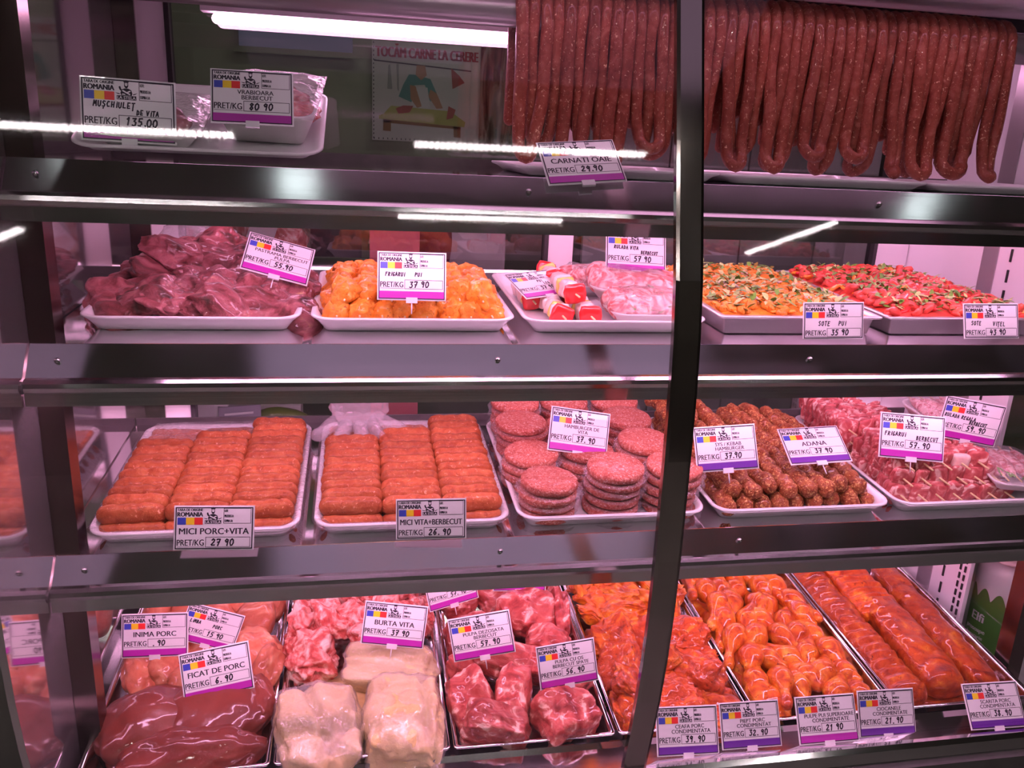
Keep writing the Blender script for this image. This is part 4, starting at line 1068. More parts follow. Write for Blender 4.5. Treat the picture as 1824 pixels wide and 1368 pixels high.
# sesame kebabs
def kebab_mesh(q, L=.185):
    rn = R(800 + q)
    n = 26
    path = [(.003 * math.sin(k * .5 + q), L * k / n, .002 * math.cos(k * .7 + q)) for k in range(n + 1)]
    rads = [.0162 * (1 + .13 * math.sin(k * 1.35 + q) + rn.uniform(-.05, .05)) for k in range(n + 1)]
    v, f = tube(path, rads, 14)
    v = [p + Vector((p.x, 0, p.z)).normalized() * (.0026 * vnoise(p, q, 95) + .0015 * vnoise(p, q + 5, 230)) for p in v]
    return G().add(v, f).mesh('sesame_kebab', M['adana'])
kmesh = [kebab_mesh(q) for q in range(5)]
def kebabs(n, u0, pit, v, w, lab, sd, ry=0, tilt=0):
    rn = R(sd)
    for c in range(n):
        thing('sesame_kebab', 'sesame coated minced kebab, %s from the left in the %s' % (ORDN[c], lab), 'kebab', LOW @ TR(u0 + pit * c, v + rn.uniform(-.010, .010), w + rn.uniform(-.002, .002)) @ RO(tilt + rn.uniform(-2, 2), rn.uniform(0, 360), rn.uniform(-3, 3)), 'sesame kebabs', kmesh[rn.randint(0, 4)])
kebabs(9, .638, .0345, .040, .020, 'lower layer of the front batch', 1)
kebabs(8, .650, .0355, .050, .045, 'upper layer of the front batch', 2)
kebabs(9, .638, .0345,   .225, .020, 'lower layer of the rear batch', 3)
kebabs(9, .636, .0345, .215, .046, 'middle layer of the rear batch', 4)
kebabs(3, .630, .036, .226, .073, 'upper layer of the rear batch', 5)
kebabs(1, .640, .04, .240, .097, 'heap top beside the mullion', 6)

# raw lamb skewers
def lslice(q, fat=False):
    return G().add(*blob(900 + q, (.0205, .0056, .0190), 3, .10, 1.5, 3, box_=.8, fold=0)).mesh('lamb_slice' if not fat else 'fat_cube', M['lambfat' if fat else 'lambslice'])
lmesh = [lslice(q) for q in range(6)]
fatm = lslice(8, True)
def lamb_skewer(u, v, w, n, lab, sd, rz=0, fat_end=False):
    rn = R(sd)
    t = thing('lamb_skewer', lab, 'skewer', LOW @ TR(u, v, w) @ RO(0, 0, rz), 'raw lamb skewers')
    for q in range(n):
        big = 1.0 + (.2 * rn.random())
        if q == 0 and fat_end:
            obj('fat_cube', fatm, t, TR(0, .004, 0) @ SC(1, 1.9, 1)); continue
        obj('meat_slice', lmesh[rn.randint(0, 5)], t, TR(rn.uniform(-.002, .002), .004 + q * .0105, rn.uniform(-.002, .002)) @ RO(rn.uniform(-14, 14), rn.uniform(-12, 12) + 90 * rn.randint(0, 3), rn.uniform(-14, 14)) @ SC(big, 1, big))
    obj('stick', stick, t, TR(0, -.030, 0) @ SC(1, (n * .0105 + .062) / .30, 1))
for c in range(7): lamb_skewer(.990 + c * .037, .052, .022, 15, 'raw lamb skewer in the bottom front layer, %s from the left' % ORDN[c], 10 + c, -2)
for c in range(6): lamb_skewer(1.000 + c * .038, .068, .048, 14, 'raw lamb skewer in the middle front layer, %s from the left' % ORDN[c], 30 + c, -2)
for c in range(5): lamb_skewer(1.006 + c * .039, .080, .073, 12, 'raw lamb skewer in the top front layer, %s from the left' % ORDN[c], 50 + c, -3, c == 3)
for c in range(6): lamb_skewer(.995 + c * .037, .235, .022, 15, 'raw lamb skewer in the bottom rear layer, %s from the left' % ORDN[c], 70 + c)
for c in range(5): lamb_skewer(.990 + c * .038, .232, .048, 16, 'raw lamb skewer in the middle rear layer, %s from the left' % ORDN[c], 90 + c)
for c in range(3): lamb_skewer(.985 + c * .039, .238, .073, 17, 'raw lamb skewer in the upper rear layer, %s from the left' % ORDN[c], 110 + c)
# wrapped skewer packs at the right
def skewer_pack(Mx, label, seed):
    t = thing('skewer_pack', label, 'meat pack', Mx, 'wrapped skewer packs at the right end')
    W, D = .13, .17
    obj('foam_tray', G().add(*foam_pack_mesh(W, D, .022)).mesh('foam_tray', M['foam']), t)
    rn = R(seed)
    for q in range(4):
        me = G().add(*blob(seed + q, (.014, .062, .014), 3, .16, 1.4, 3)).mesh('meat_strip', M['roulade'])
        obj('meat_strip', me, t, TR(.026 + .026 * q, .095, .026) @ RO(0, rn.uniform(-20, 20), rn.uniform(-4, 4)))
        obj('stick', stick, t, TR(.026 + .026 * q, .004, .030) @ SC(1, .55, 1))
    g = G()
    for q in range(8): leaf(g, W * (.2 + .08 * q), D * .10 + rn.uniform(0, .015), .026, .024, .006, rn.uniform(-70, 70), rn.uniform(0, 30), q)
    obj('parsley_sprig', g.mesh('parsley_sprig', M['herb']), t)
    obj('film', G().add(*film_dome(W, D, .022, .024, seed)).mesh('pack_film', M['film']), t)
skewer_pack(LOW @ TR(1.178, .185, .060) @ RO(3, 0, 4), 'foam pack of wrapped skewers with parsley below the royal roulade tag', 951)
skewer_pack(LOW @ TR(1.166, .030, .032) @ RO(3, 0, -14) @ SC(.9), 'foam pack of wrapped skewers at the right edge of the lower shelf', 957)

# ------------------------------------------------------------------ pans in the bottom deck
PE = [(-.438, -.147, 'offal'), (-.142, .142, 'tripe'), (.147, .427, 'lamb'), (.432, .687, 'neck'), (.692, .970, 'drum'), (.975, 1.262, 'rib')]
PL = {'offal': 'steel pan of liver and offal at the left end of the bottom deck', 'tripe': 'steel pan of tripe packs and pork bones, second in the bottom deck', 'lamb': 'steel pan of raw lamb pieces left of the mullion',
      'neck': 'steel pan of marinated pork neck right behind the mullion', 'drum': 'steel pan of orange chicken drumsticks, fifth in the bottom deck', 'rib': 'steel pan of marinated rib slabs at the right end'}
for a, b, nm in PE:
    steel_pan(PAN, a, b, .0, .505, .068, PL[nm], 'steel pans in the bottom deck')
def lump(name, label, cat, group, mat, u, v, w, size, seed, rot=(0, 0, 0), n=4, amp=.22, freq=1.3, octs=3, box_=0, fold=0):
    me = G().add(*blob(seed, size, n, amp, freq, octs, box_, fold)).mesh(name, mat)
    return thing(name, label, cat, PAN @ TR(u, v, w) @ RO(*rot), group, me)
# offal
gl = 'liver lobes in the first pan'
lump('liver', 'large dark red pork liver lobe under the liver tag, at the front left', 'liver', gl, M['liver'], -.345, .115, -.005, (.090, .075, .045), 1001, (8, 0, 15), 5, .16, 1.1)
lump('liver', 'large glossy pork liver lobe at the front right of the first pan', 'liver', gl, M['liver'], -.235, .105, .005, (.085, .085, .042), 1002, (12, 5, -30), 5, .20, 1.0)
lump('liver', 'pork liver lobe hanging at the very front of the first pan', 'liver', gl, M['liver'], -.275, .035, -.005, (.115, .050, .036), 1003, (20, 0, 5), 5, .16, 1.2)
lump('liver', 'thin pork liver tip beside the pan divider, below the liver tag', 'liver', gl, M['liver'], -.183, .145, .010, (.030, .060, .030), 1004, (0, 20, 20), 5, .16, 1.2)
lump('liver', 'dark pork liver lobe lying under the others in the first pan', 'liver', gl, M['liver'], -.285, .10, -.035, (.13, .09, .026), 1008, (0, 0, 0), 4, .12, 1.2)
hh = 'pork hearts and trimmings in the first pan'
for i, (u, v, w, s, rz, lb) in enumerate(((-.392, .225, .005, (.030, .048, .028), 20, 'upright pinkish pork heart at the left side below the heart tag'), (-.345, .235, .008, (.034, .045, .030), -15, 'pinkish pork heart right below the heart tag'),
                                      (-.300, .205, .012, (.040, .034, .022), 40, 'folded pale pink tissue between the heart and liver tags'), (-.205, .260, .012, (.050, .055, .034), 10, 'pale pink gullet piece with a hole beside the divider'),
                                      (-.172, .205, .010, (.026, .048, .028), -20, 'pale pink strip along the divider behind the liver tag'), (-.235, .235, .0, (.040, .030, .026), 70, 'pale pink trimming behind the liver tag'),
                                      (-.27, .27, .0, (.06, .04, .03), 10, 'pink trimming lying below the tongue tag'))):
    lump('pork_heart' if i < 2 else 'offal_piece', lb, 'offal', hh, M['offal'], u, v, w, s, 1010 + i, (10, 5, rz), 4, .26, 1.6, 4, 0, .5 if i > 1 else 0)
for i, (u, v, s) in enumerate(((-.395, .395, (.030, .052, .030)), (-.345, .410, (.032, .055, .032)), (-.290, .425, (.030, .055, .032)), (-.235, .410, (.034, .058, .034)), (-.185, .420, (.030, .056, .032)), (-.205, .345, (.040, .046, .032)), (-.275, .345, (.038, .048, .032)), (-.345, .320, (.040, .050, .032)))):
    lump('pork_tongue', 'smooth pink pork tongue in the first pan, %s' % ('%s from the left in the back row' % ORDN[i] if i < 5 else ['right one of the nearer row', 'middle one of the nearer row', 'left one of the nearer row'][i - 5]), 'offal', 'pork tongues in the first pan', M['offal'], u, v, .012 + .004 * (i % 2), s, 1030 + i, (15, 0, (-12, 8, 20, -8, 15)[i % 5]), 4, .12, 1.2)
# tripe packs with film
def tripe(label, u, v, w, s, seed, rot, folds):
    t = lump('tripe_pack', label, 'tripe', 'packs of pale beef tripe', M['tripe'], u, v, w, s, seed, rot, 5, .17, 1.3, 5, .45, 0)
    me = t.data
    for vt in me.vertices:                   # deep soft folds
        x, y = vt.co.x / s[0], vt.co.y / s[1]
        c = 0
        for (a, off, wd, dp) in folds:
            q = x * math.cos(a) + y * math.sin(a) - off + .12 * vnoise((x, y, 0), seed, 1.5)
            c += dp * math.exp(-(q / wd) ** 2)
        if vt.co.z > -s[2] * .3: vt.co.z -= c * s[2] - .004 * fbm((x, y, 0), seed + 5, 3.2, 4)
    g = G().add(*blob(seed, (s[0] * 1.035, s[1] * 1.035, s[2] * 1.04), 5, .19, 1.35, 6, .45))
    obj('film_wrap', g.mesh('tripe_film', M['film']), t)
tripe('pale folded beef tripe pack hanging over the front left of the second pan', -.072, .055, .002, (.078, .088, .046), 1101, (12, 0, 8), ((.35, .1, .10, .6), (1.6, -.1, .10, .5), (-.6, .45, .10, .5)))
tripe('pale square beef tripe pack at the front right of the second pan', .066, .060, .004, (.074, .092, .044), 1102, (10, 0, -4), ((.2, .55, .08, .5), (1.5, .5, .08, .35)))
tripe('pale rolled beef tripe pack lying behind under the tripe tag', .045, .190, .014, (.092, .052, .036), 1103, (18, 0, -8), ((1.5, .1, .14, .5), (1.3, -.45, .12, .4)))
lump('tripe_pack', 'pale beef tripe lying under the others at the bottom of the second pan', 'tripe', 'packs of pale beef tripe', M['tripe'], 0, .12, -.035, (.125, .13, .026), 1104)
for i, (u, v, s, rz, lb) in enumerate(((-.095, .235, (.046, .052, .036), 10, 'pink pork bone block nearest the tripe, at the left divider'), (-.110, .325, (.032, .048, .034), -20, 'pork bone piece at the left divider behind the pink block'), (-.060, .320, (.034, .044, .036), 30, 'red and white pork bone piece behind the pink block'),
                                     (-.105, .410, (.034, .040, .034), 0, 'pork bone piece in the far left corner of the second pan'), (-.045, .405, (.036, .038, .036), 25, 'pork bone piece, second along the back of the second pan'), (.018, .410, (.036, .040, .036), -30, 'pork bone piece, third along the back of the second pan'),
                                     (.080, .405, (.036, .040, .034), 15, 'pork bone piece, fourth along the back of the second pan'), (-.010, .330, (.036, .040, .034), 50, 'red pork bone piece behind the tripe tag'), (.055, .335, (.038, .040, .034), -10, 'fatty pork bone piece behind the right of the tripe tag'), (.115, .340, (.026, .046, .034), 5, 'pork bone piece along the right divider of the second pan'), (.03, .27, (.06, .04, .03), 5, 'pork bone piece half under the rolled tripe'))):
    lump('pork_bone', lb, 'pork bone', 'pork bones in the second pan', M['porkbone'], u, v, .010 + .006 * (i % 3), s, 1120 + i, (10, 0, rz), 5, .38, 1.6, 5, .35, .4)
# raw lamb
for i, (u, v, w, s, rz, lb) in enumerate(((.188, .100, .004, (.042, .060, .036), 10, 'raw lamb shank piece at the front left of the third pan'), (.262, .095, .006, (.034, .062, .038), -15, 'dark red lamb piece with a round end, front middle of the third pan'), (.222, .040, .004, (.062, .036, .036), -10, 'fatty lamb piece lying across the very front left'),
                                          (.345, .050, .008, (.056, .055, .040), 20, 'large lamb piece with white fat at the front right corner'), (.375, .135, .006, (.040, .040, .032), 30, 'lamb piece with a round knuckle behind the bone leg tag'), (.285, .175, .014, (.100, .036, .032), -14, 'long dark red boneless lamb leg across the middle'),
                                          (.195, .190, .006, (.040, .036, .032), 40, 'small lamb piece at the left divider beside the long leg'), (.208, .265, .010, (.052, .048, .034), 20, 'red lamb piece left behind the boneless leg tag'), (.355, .225, .010, (.050, .036, .032), -20, 'lamb strip with white fat on the right behind the long leg'),
                                          (.330, .315, .014, (.066, .055, .040), -10, 'large rounded lamb shoulder below the 47.90 tag'), (.400, .310, .010, (.020, .065, .036), -8, 'lamb belly slice with white stripes at the right wall'), (.195, .385, .008, (.042, .050, .034), 10, 'lamb piece in the far left corner of the third pan'), (.270, .390, .012, (.046, .050, .036), 30, 'ribbed lamb piece at the back middle of the third pan'), (.35, .41, .01, (.06, .04, .034), 5, 'lamb piece at the far right back of the third pan'), (.255, .235, -.01, (.05, .05, .03), 5, 'lamb piece under the boneless leg tag'))):
    lump('lamb_piece', lb, 'lamb piece', 'raw lamb pieces in the third pan', M['lamb'], u, v, w, s, 1200 + i, (12, 4 * (i % 3 - 1), rz), 5, .19, 1.25, 5, .45, .25)
# marinated neck steaks, and breast flaps behind them
nk = [G().add(*blob(1300 + q, (.052, .042, .022), 5, .26, 1.6, 6, .5, .4)).mesh('neck_steak', M['neck']) for q in range(6)]
br = [G().add(*blob(1330 + q, (.058, .030, .013), 5, .30, 1.7, 5, .1, 1.3)).mesh('breast_slice', M['breast']) for q in range(6)]
rn = R(9)
rows = [(.050, -.016, 3), (.110, -.010, 3), (.172, -.008, 3), (.235, -.008, 3)]
for r_, (v, w, n) in enumerate(rows):
    for c in range(n):
        u = .432 + .060 + (.255 - .120) * c / (n - 1) + rn.uniform(-.006, .006)
        thing('neck_steak', 'orange red marinated pork neck steak, %s from the left in the %s' % (ORDN[c], ['front row', 'second row', 'third row', 'fourth row'][r_]), 'meat slice', PAN @ TR(u, v + rn.uniform(-.01, .01), w + .012 * ((c + r_) % 2)) @ RO(rn.uniform(0, 40), rn.uniform(-22, 22), rn.uniform(-90, 90)) @ SC(rn.uniform(.85, 1.15)), 'marinated neck steaks', nk[rn.randint(0, 5)])
for c in range(6):
    thing('neck_steak', 'marinated pork neck steak in the bottom layer, %s' % ['front left', 'front right', 'middle left', 'middle right', 'back left', 'back right'][c], 'meat slice', PAN @ TR(.495 + .125 * (c % 2), .08 + .085 * (c // 2), -.028) @ RO(0, 0, 40 * c) @ SC(1.15, 1.1, 1.2), 'marinated neck steaks', nk[c])
for r_, (v, w, n) in enumerate(((.300, -.006, 4), (.345, -.002, 4), (.390, -.002, 4), (.440, -.002, 4))):
    for c in range(n):
        u = .432 + .060 + (.255 - .12) * c / (n - 1) + rn.uniform(-.006, .006)
        thing('breast_slice', 'thin orange marinated breast slice, %s from the left in the %s' % (ORDN[c], ['nearest row', 'second row', 'third row', 'last row'][r_]), 'meat slice', PAN @ TR(u, v + rn.uniform(-.01, .01), w + .007 * (c % 2)) @ RO(rn.uniform(0, 30), rn.uniform(-25, 25), rn.uniform(0, 180)), 'marinated breast slices', br[rn.randint(0, 5)])
# drumsticks
def drum_mesh(q):
    rn = R(1400 + q)
    rad = [.014, .023, .0285, .0285, .0245, .0185, .0130, .0098, .0095, .0125, .0115]
    L = .125
    path = [(.006 * math.sin(k * .35 + q), L * k / 10, .004 * math.cos(k * .4 + q)) for k in range(11)]
    v, f = tube(path, [r * (1 + rn.uniform(-.03, .03)) for r in rad], 16)
    v = [p + Vector((p.x, 0, p.z)).normalized() * (.0030 * fbm(p, q, 38)) for p in v]
    return G().add(v, f).mesh('drumstick', M['drum'])
dm = [drum_mesh(q) for q in range(6)]
rn = R(21)
k = 0
for r_, (v, w, n) in enumerate(((.055, -.016, 5), (.105, -.010, 5), (.160, -.006, 5), (.215, -.005, 5), (.270, -.005, 5), (.325, -.005, 5), (.380, -.005, 5), (.435, -.006, 5))):
    for c in range(n):
        u = .692 + .052 + (.278 - .104) * c / (n - 1) + rn.uniform(-.008, .008)
        rz = rn.choice([0, 25, -30, 160, 200, 35, -40, 150])
        if c == n - 1: rz = rn.choice([20, 30, 190, 200])
        if c == 0: rz = rn.choice([-20, -30, 165, 155])
        a = math.radians(rz)
        off = Vector((math.sin(a), -math.cos(a), 0)) * .05
        lim = lambda x: min(max(x, .692 + .042), .970 - .042)
        o = thing('drumstick', 'orange marinated chicken drumstick, %s from the left in the %s row from the front' % (ORDN[c], ORDN[r_]), 'drumstick', PAN @ TR(lim(u + off.x * .5), max(v + off.y * .6, .03 if math.cos(a) > 0 else .12), w + .008 * rn.random()) @ RO(rn.uniform(-10, 10), rn.uniform(0, 360), rz) @ SC(.90), 'marinated chicken drumsticks', dm[rn.randint(0, 5)])
for c in range(8):
    thing('drumstick', 'chicken drumstick in the bottom layer, %s row, %s' % (['front', 'second', 'third', 'back'][c // 2], ['left', 'right'][c % 2]), 'drumstick', PAN @ TR(.76 + .13 * (c % 2), .03 + .11 * (c // 2), -.034) @ RO(0, 40 * c, 15 - 30 * (c % 2)) @ SC(1.2), 'marinated chicken drumsticks', dm[c % 6])
# rib slabs
def rib_slab(label, u, v, w, W, L, H, seed, rot):
    nx, ny = 14, 60
    v_, f = [], []
    for j in range(ny + 1):
        b = j / ny
        for i in range(nx * 2):
            a = 2 * PI * i / (nx * 2)
            cx, cz = math.cos(a), math.sin(a)
            e = (min(1, b / .06, (1 - b) / .06)) ** .5
            wx = W / 2 * (abs(cx) ** .7) * (1 if cx > 0 else -1) * (1 + .08 * vnoise((b * 5, 0, 0), seed, 1))
            rz_ = H / 2 * (abs(cz) ** .8) * (1 if cz > 0 else -1)
            ridge = .0042 * math.cos(b * L / .022 * 2 * PI + .8 * cx) * max(0, cz) if seed % 2 else 0
            p = Vector((wx * (.55 + .45 * e), b * L, rz_ * (.35 + .65 * e) + ridge))
            p += Vector((cx, 0, cz)) * .006 * fbm(p, seed, 22)
            v_.append(p)
    m = nx * 2
    for j in range(ny):
        for i in range(m):
            f.append((j * m + i, j * m + (i + 1) % m, (j + 1) * m + (i + 1) % m, (j + 1) * m + i))
    f.append(tuple(range(m - 1, -1, -1))); f.append(tuple(ny * m + i for i in range(m)))
    thing('rib_slab', label, 'pork ribs', PAN @ TR(u, v, w) @ RO(*rot), 'marinated rib slabs', G().add(v_, f).mesh('rib_slab', M['ribs']))
rib_slab('long ridged orange rib slab beside the drumstick pan', 1.020, .020, -.012, .074, .44, .058, 1501, (0, 0, 1))
rib_slab('orange rib slab with its blunt end toward the front, in the middle of the last pan', 1.103, .035, -.006, .082, .27, .060, 1502, (1, 0, -2))
rib_slab('broad flat rib slab at the back of the last pan', 1.105, .255, -.002, .105, .225, .050, 1503, (2, 0, 3))
rib_slab('narrow rib slab along the right wall of the last pan', 1.205, .045, -.018, .066, .40, .050, 1504, (0, 0, -2))
rib_slab('rib slab under the others at the front of the last pan', 1.12, .012, -.046, .22, .42, .040, 1505, (0, 0, 0))

# ------------------------------------------------------------------ behind the sliding doors
PY = 3.28
def poster():
    t = thing('wall_poster', 'paper poster of a butcher cutting meat on the back room wall', 'poster', TR(.05, PY, 1.598))
    K = SC(1.02)
    def part(name, polys, mat, y, label=None):
        g = G()
        for p in polys: g.add([(x, y, z) for x, z in p], [tuple(range(len(p)))])
        return obj(name, g.mesh(name, mat, False), t, K)
    W, H = .40, .345
    obj('sheet', G().add(*box(0, W, -.004, 0, 0, H)).mesh('poster_sheet', plain('poster_paper', (.55, .55, .52), .6), False), t, K)
    g = G(); put_text(g, 'TOCĂM CARNE LA CERERE', .014, .292, .036, .372, bold=.03, z=0)
    g.v = [(x, -.0052, y) for x, y, z in g.v]
    obj('headline', g.mesh('headline', plain('poster_red', (.45, .03, .03), .6), False), t, K)
    q = lambda pts: [(x / 1080 * .37, .345 - y / 1140 * .345) for x, y in pts]
    part('hanging_rail_drawing', [q([(20, 215), (1060, 275), (1060, 290), (20, 230)])], M['ink'], -.0048)
    part('knives', [q([(170, 270), (190, 260), (215, 540), (160, 540)]), q([(255, 250), (280, 250), (285, 560), (265, 540)])], plain('poster_grey', (.30, .31, .30), .6), -.0048)
    part('shirt', [q([(390, 360), (470, 360), (620, 400), (690, 560), (620, 660), (560, 470), (450, 480), (420, 680), (280, 620), (330, 480)])], plain('poster_teal', (.08, .26, .24), .6), -.0050)
    part('apron', [q([(480, 500), (590, 500), (620, 740), (400, 730)])], plain('poster_white', (.6, .62, .6), .6), -.0052)
    part('skin', [q([(400, 480), (460, 490), (530, 720), (480, 740), (410, 640)]), q([(620, 520), (690, 560), (760, 730), (690, 740), (600, 600)]), q([(470, 250), (560, 250), (580, 360), (520, 420), (460, 360)])], plain('poster_skin', (.42, .22, .12), .6), -.0054)
    part('table_top', [q([(120, 830), (200, 730), (840, 760), (1010, 880), (1000, 940), (70, 890), (70, 850)])], plain('poster_green', (.38, .40, .10), .6), -.0047)
    part('table_legs', [q([(120, 890), (200, 895), (200, 1030), (115, 1025)]), q([(880, 935), (960, 940), (960, 1070), (885, 1065)]), q([(120, 890), (960, 940), (960, 970), (120, 930)])], plain('poster_brown', (.26, .13, .05), .6), -.0049)
    part('meat', [q([(250, 760), (330, 720), (440, 720), (400, 800), (280, 820)]), q([(820, 700), (900, 740), (870, 840), (800, 860)]), q([(840, 260), (930, 340), (990, 420), (860, 500)])], plain('poster_meat', (.38, .07, .06), .6), -.0053)
    g = G()
    for k in range(24):
        for x, z in ((.004, .006 + k * .0143), (.006 + k * .0165, .004)):
            g.add([(x, -.0045, z), (x + .003, -.0045, z), (x + .003, -.0045, z + .006), (x, -.0045, z + .006)], [(0, 1, 2, 3)])
    obj('stitched_edge', g.mesh('poster_edge', M['ink'], False), t, K)
poster()
# photo mural on the side wall of the back room
m, nt, b = nmat('mural_photo')
tc = nt.nodes.new('ShaderNodeTexCoord'); mp = nt.nodes.new('ShaderNodeMapping'); mp.inputs['Scale'].default_value = (9, 9, 2.6)
n = nt.nodes.new('ShaderNodeTexNoise'); n.inputs['Scale'].default_value = 1.6; n.inputs['Detail'].default_value = 4; n.inputs['Distortion'].default_value = 1.2
r = nt.nodes.new('ShaderNodeValToRGB')
els = r.color_ramp.elements
els[0].position = .36; els[0].color = (.03, .022, .018, 1); els[1].position = .72; els[1].color = (.62, .62, .58, 1)
for p_, c_ in ((.46, (.16, .12, .09, 1)), (.53, (.34, .32, .25, 1)), (.60, (.30, .33, .34, 1))):
    x = els.new(p_); x.color = c_
for a_, b_ in ((tc.outputs['Object'], mp.inputs['Vector']), (mp.outputs['Vector'], n.inputs['Vector']), (n.outputs['Fac'], r.inputs['Fac']), (r.outputs['Color'], b.inputs['Base Color'])):
    nt.links.new(a_, b_)
a0 = math.atan2(-.5, .40)
t = thing('photo_mural', 'dark food photo mural on the angled wall beside the poster', 'mural', TR(.462, PY - .01, 1.60) @ Matrix.Rotation(a0, 4, 'Z'), None, G().add(*box(0, .62, -.01, 0, 0, .36)).mesh('photo_mural', m, False))
t = thing('notice_board', 'pale green board below the photo mural', 'board', TR(.475, PY - .03, 1.30) @ Matrix.Rotation(a0, 4, 'Z'), None, G().add(*box(0, .60, -.01, 0, 0, .28)).mesh('notice_board', plain('pale_green_board', (.34, .40, .33), .5), False))
# window high in the back room
t = thing('high_window', 'bluish window high in the back room at the upper left', 'window', TR(-.42, PY, 1.90))
M['win'] = glow('window_light', (.42, .40, .62), .16)
obj('pane', G().add(*box(0, .40, -.004, 0, 0, .12)).mesh('window_pane', M['win'], False), t)
obj('frame', G().add(*box(-.02, .42, -.012, 0, -.02, 0)).add(*box(-.02, .42, -.012, 0, .12, .14)).mesh('window_frame', M['olive'], False), t)
# pale cupboard doors behind the right sliding door
t = thing('tall_cupboard', 'pale grey tall cupboard with grooved doors behind the right sliding door', 'cupboard', TR(.70, 2.55, 0))
M['cup'] = plain('pale_grey_cupboard', (.50, .50, .50), .45)
for k in range(5):
    obj('door', G().add(*box(.002 + k * .27, .266 + k * .27, 0, .02, .3, 1.72)).mesh('cupboard_door', M['cup'], False), t)
obj('body', G().add(*box(0, 1.36, .021, .4, .0, 1.72)).mesh('cupboard_body', M['bumper'], False), t)
# back counter and what stands on it
t = thing('back_counter', 'dark steel counter behind the sliding doors', 'counter', TR(.1, 2.2, 0), None, G().add(*box(-.75, .62, -.30, .30, 0, .885)).mesh('back_counter', M['bumper'], False))
def boxy(name, label, cat, x, y, z, w, d, h, mat, rz=0, group=None, extra=None):
    t = thing(name, label, cat, TR(x, y, z) @ RO(0, 0, rz), group)
    obj('body', G().add(*box(-w / 2, w / 2, -d / 2, d / 2, 0, h)).mesh(name + '_body', mat, False), t)
    return t
t = boxy('carton_box', 'white carton box behind the door stile at the lower left', 'box', -.335, 1.96, .886, .07, .10, .20, M['white_paint'], -8)
M['lilacgrey'] = plain('lilac_grey_plastic', (.30, .26, .34), .4)
t = boxy('scale_box', 'grey plastic device box with a small screen behind the first roll tray', 'device', -.292, 1.955, .886, .095, .10, .098, M['lilacgrey'], 14)
obj('screen', G().add(*box(-.025, .015, -.0515, -.0502, .035, .062)).mesh('device_screen', M['black'], False), t)
obj('print', G().add(*box(-.035, .03, -.0515, -.0502, .078, .083)).mesh('device_print', M['white_paint'], False), t)
t = boxy('cup_holder', 'white holder with two round cups behind the green pepper', 'holder', -.235, 2.07, .886, .17, .08, .058, M['white_paint'], 0)
for sx in (-.04, .04):
    obj('ring', G().add(*tube([(sx, 0, .057), (sx, 0, .064)], .028, 20, False)).mesh('cup_ring', M['lilacgrey']), t)
t = thing('green_pepper', 'long green pepper lying behind the first roll tray', 'pepper', TR(-.195, 1.955, .935), None, G().add(*blob(41, (.068, .030, .030), 4, .10, 1.2)).mesh('green_pepper', plain('green_pepper_skin', (.12, .18, .02), .25, coat=.6)))
t = boxy('pepper_stand', 'low white dish under the green pepper', 'dish', -.195, 1.955, .886, .13, .07, .022, M['white_tray'])
t = thing('meat_pan', 'pale tray of red meat on the counter shelf above the grey device', 'tray', TR(-.27, 2.30, .925))
obj('pan', G().add(*box(-.26, .21, -.1, .12, 0, .07)).mesh('pale_pan', plain('beige_pan', (.66, .56, .44), .5), False), t)
rn = R(3)
for q in range(6):
    obj('meat_piece', G().add(*blob(1700 + q, (.05, .06, .03), 3, .25, 1.4)).mesh('meat_piece', M['lamb']), t, TR(-.20 + .07 * q, 0, .085) @ RO(0, 0, rn.uniform(0, 90)))
t = boxy('shelf_stand', 'dark stand holding the pale meat tray on the counter', 'stand', -.30, 2.31, .886, .30, .16, .038, M['bumper'])
def bagpack(x, y, z, s, seed, label, tagc=None):
    t = thing('meat_bag', label, 'bag', TR(x, y, z), 'bags of packed meat behind the left door')
    obj('meat', G().add(*blob(seed, (s[0] * .9, s[1] * .9, s[2] * .85), 4, .25, 1.5)).mesh('bag_meat', M['porkbone']), t)
    obj('bag_film', G().add(*blob(seed, s, 4, .28, 1.5)).mesh('bag_film', M['film']), t)
    if tagc: obj('sticker', G().add(*box(-.03, .03, -.001, 0, -.025, .025)).mesh('bag_sticker', tagc, False), t, TR(-.01, -s[1] * 1.05, s[2] * .35) @ RO(0, 20, 0))
bagpack(-.395, 2.02, 1.345, (.07, .05, .075), 1801, 'bag of packed meat with a red sticker nearest the left stile', M['red'])
bagpack(-.215, 2.06, 1.350, (.10, .05, .085), 1802, 'bag of packed meat with a white price sticker behind the pastrami tag', M['card'])
t = boxy('bag_rack', 'steel rack board under the bags of packed meat', 'rack', -.27, 2.05, 1.252, .50, .14, .016, M['steel'])
t = boxy('weighing_scale', 'black weighing scale on a pale plate behind the chicken skewers', 'scale', -.06, 2.25, 1.30, .13, .12, .10, M['black'])
obj('plate', G().add(*box(-.08, .08, -.07, .07, -.06, -.02)).mesh('scale_plate', M['white_tray'], False), t)
obj('column', G().add(*box(-.02, .02, -.02, .02, -.415, -.06)).mesh('scale_column', M['bumper'], False), t)
t = thing('pink_sheet', 'pink paper sheet hanging behind the chicken skewer tag', 'paper', TR(.025, 2.10, .886), None, G().add(*box(0, .125, 0, .002, 0, .58)).mesh('pink_sheet', plain('pink_paper', (.72, .16, .22), .5), False))
t = thing('maroon_bag', 'dark red bag hanging behind the orange chicken at the middle', 'bag', TR(.205, 2.35, 1.36), None, G().add(*blob(55, (.06, .02, .12), 3, .1, 1.2, 2, .6)).mesh('maroon_bag', plain('maroon_cloth', (.26, .03, .05), .6)))
t = boxy('cutting_machine', 'grey painted machine with ridges behind the middle door stile', 'machine', .345, 2.62, 0, .20, .2, 1.55, M['greymetal'])
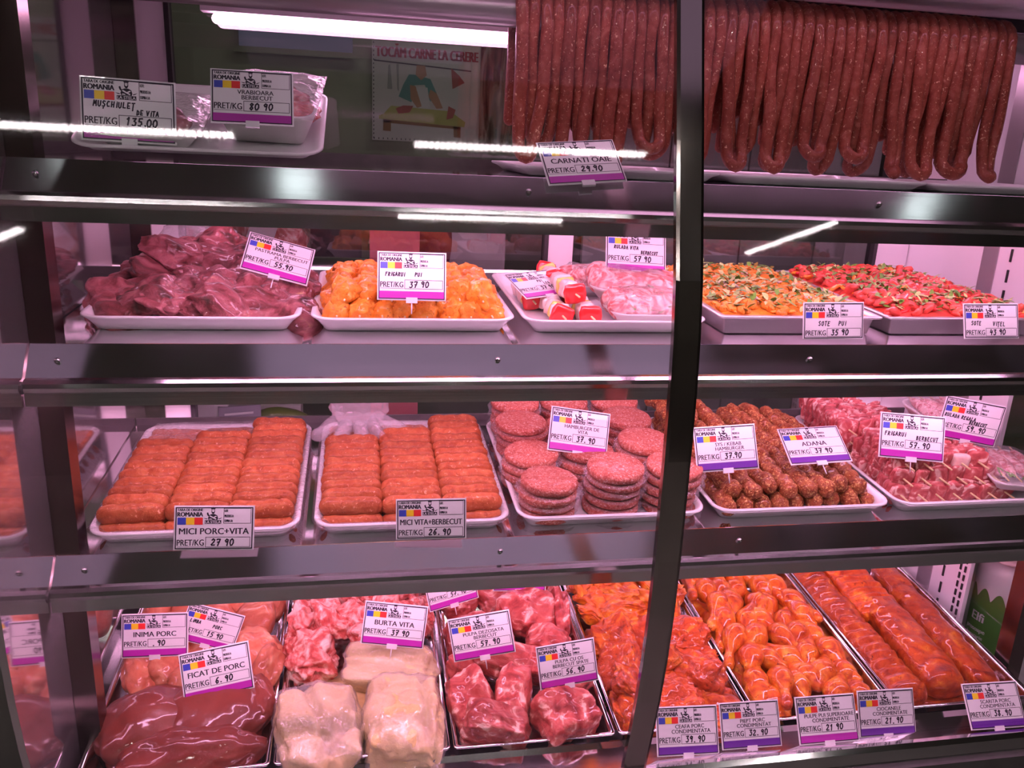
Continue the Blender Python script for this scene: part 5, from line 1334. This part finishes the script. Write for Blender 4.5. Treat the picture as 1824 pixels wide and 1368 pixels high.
for q in range(3):
    obj('rib', G().add(*box(-.09, .09, -.106, -.100, 1.39 + q * .045, 1.405 + q * .045)).mesh('machine_rib', M['bumper'], False), t)

# ------------------------------------------------------------------ neighbouring shelf seen through the right end glass
t = thing('side_stand', 'pale stand outside the right end of the case', 'stand', TR(1.62, 1.40, 0), None, G().add(*box(-.25, .25, -.32, .32, 0, .52)).mesh('side_stand', M['cup'], False))
t = thing('paper_towel_pack', 'pack of white paper towels with a green label beyond the right end glass', 'paper towels', TR(1.452, 1.435, .522) @ RO(0, 0, -58))
g = G()
n = 40
prof = [(.0, 0), (.058, 0), (.062, .006), (.0625, .20), (.060, .222), (.03, .232), (0, .234)]
v, f = [], []
for r_, z in prof:
    for k in range(n):
        a = 2 * PI * k / n
        rr_ = max(r_, .0005) * (1 + .015 * math.sin(5 * a + z * 30))
        v.append((rr_ * math.cos(a), rr_ * math.sin(a), z))
for i in range(len(prof) - 1):
    for k in range(n): f.append((i * n + k, i * n + (k + 1) % n, (i + 1) * n + (k + 1) % n, (i + 1) * n + k))
obj('wrapper', g.add(v, f).mesh('towel_wrapper', plain('white_wrapper', (.80, .77, .76), .3, coat=.4, bump=.3, bscale=40)), t)
def wrap_on(polys, rad, mat, name):
    g = G()
    for p in polys:
        # subdivide along x so the print bends round the roll
        m_ = len(p)
        g.add([(rad * math.sin(x / rad), -rad * math.cos(x / rad), z) for x, z in p], [tuple(range(m_))])
    return obj(name, g.mesh(name, mat, False), t)
def strips(fn0, fn1, x0, x1, n=24):
    out = []
    for k in range(n):
        a, b_ = x0 + (x1 - x0) * k / n, x0 + (x1 - x0) * (k + 1) / n
        out.append([(a, fn0(a)), (b_, fn0(b_)), (b_, fn1(b_)), (a, fn1(a))])
    return out
top_ = lambda x: .135 + .028 * abs(math.sin(x * 95 + .6)) - .25 * max(0, x)
wrap_on(strips(lambda x: .012, top_, -.062, .026), .0640, plain('label_green', (.06, .20, .025), .4), 'green_label')
wrap_on(strips(lambda x: .0, lambda x: .045 + .03 * math.exp(-((x - .046) / .012) ** 2), .027, .066, 10), .0643, plain('label_white', (.8, .78, .8), .4), 'white_figure')
def roll_text(s, x, z, h, w, mat, nm):
    g = G(); put_text(g, s, x, z, h, w, bold=.02, z=0)
    g.v = [(.0650 * math.sin(px / .065), -.0650 * math.cos(px / .065), pz) for px, pz, _ in g.v]
    obj(nm, g.mesh(nm, mat, False), t)
roll_text('Elfi', -.042, .080, .022, .030, M['card'], 'brand_lettering')
roll_text('prosoape', -.052, .054, .011, .048, M['card'], 'lettering')
roll_text('bucatarie', -.048, .038, .009, .042, M['card'], 'lettering')
roll_text('ueks', .027, .018, .016, .034, plain('label_blue', (.03, .03, .30), .4), 'blue_lettering')
g = G().add(*blob(91, (.085, .085, .022), 4, .2, 1.6))
obj('folded_top', g.mesh('folded_top', plain('pink_wrap', (.80, .62, .62), .35, coat=.4)), t, TR(0, 0, .252))
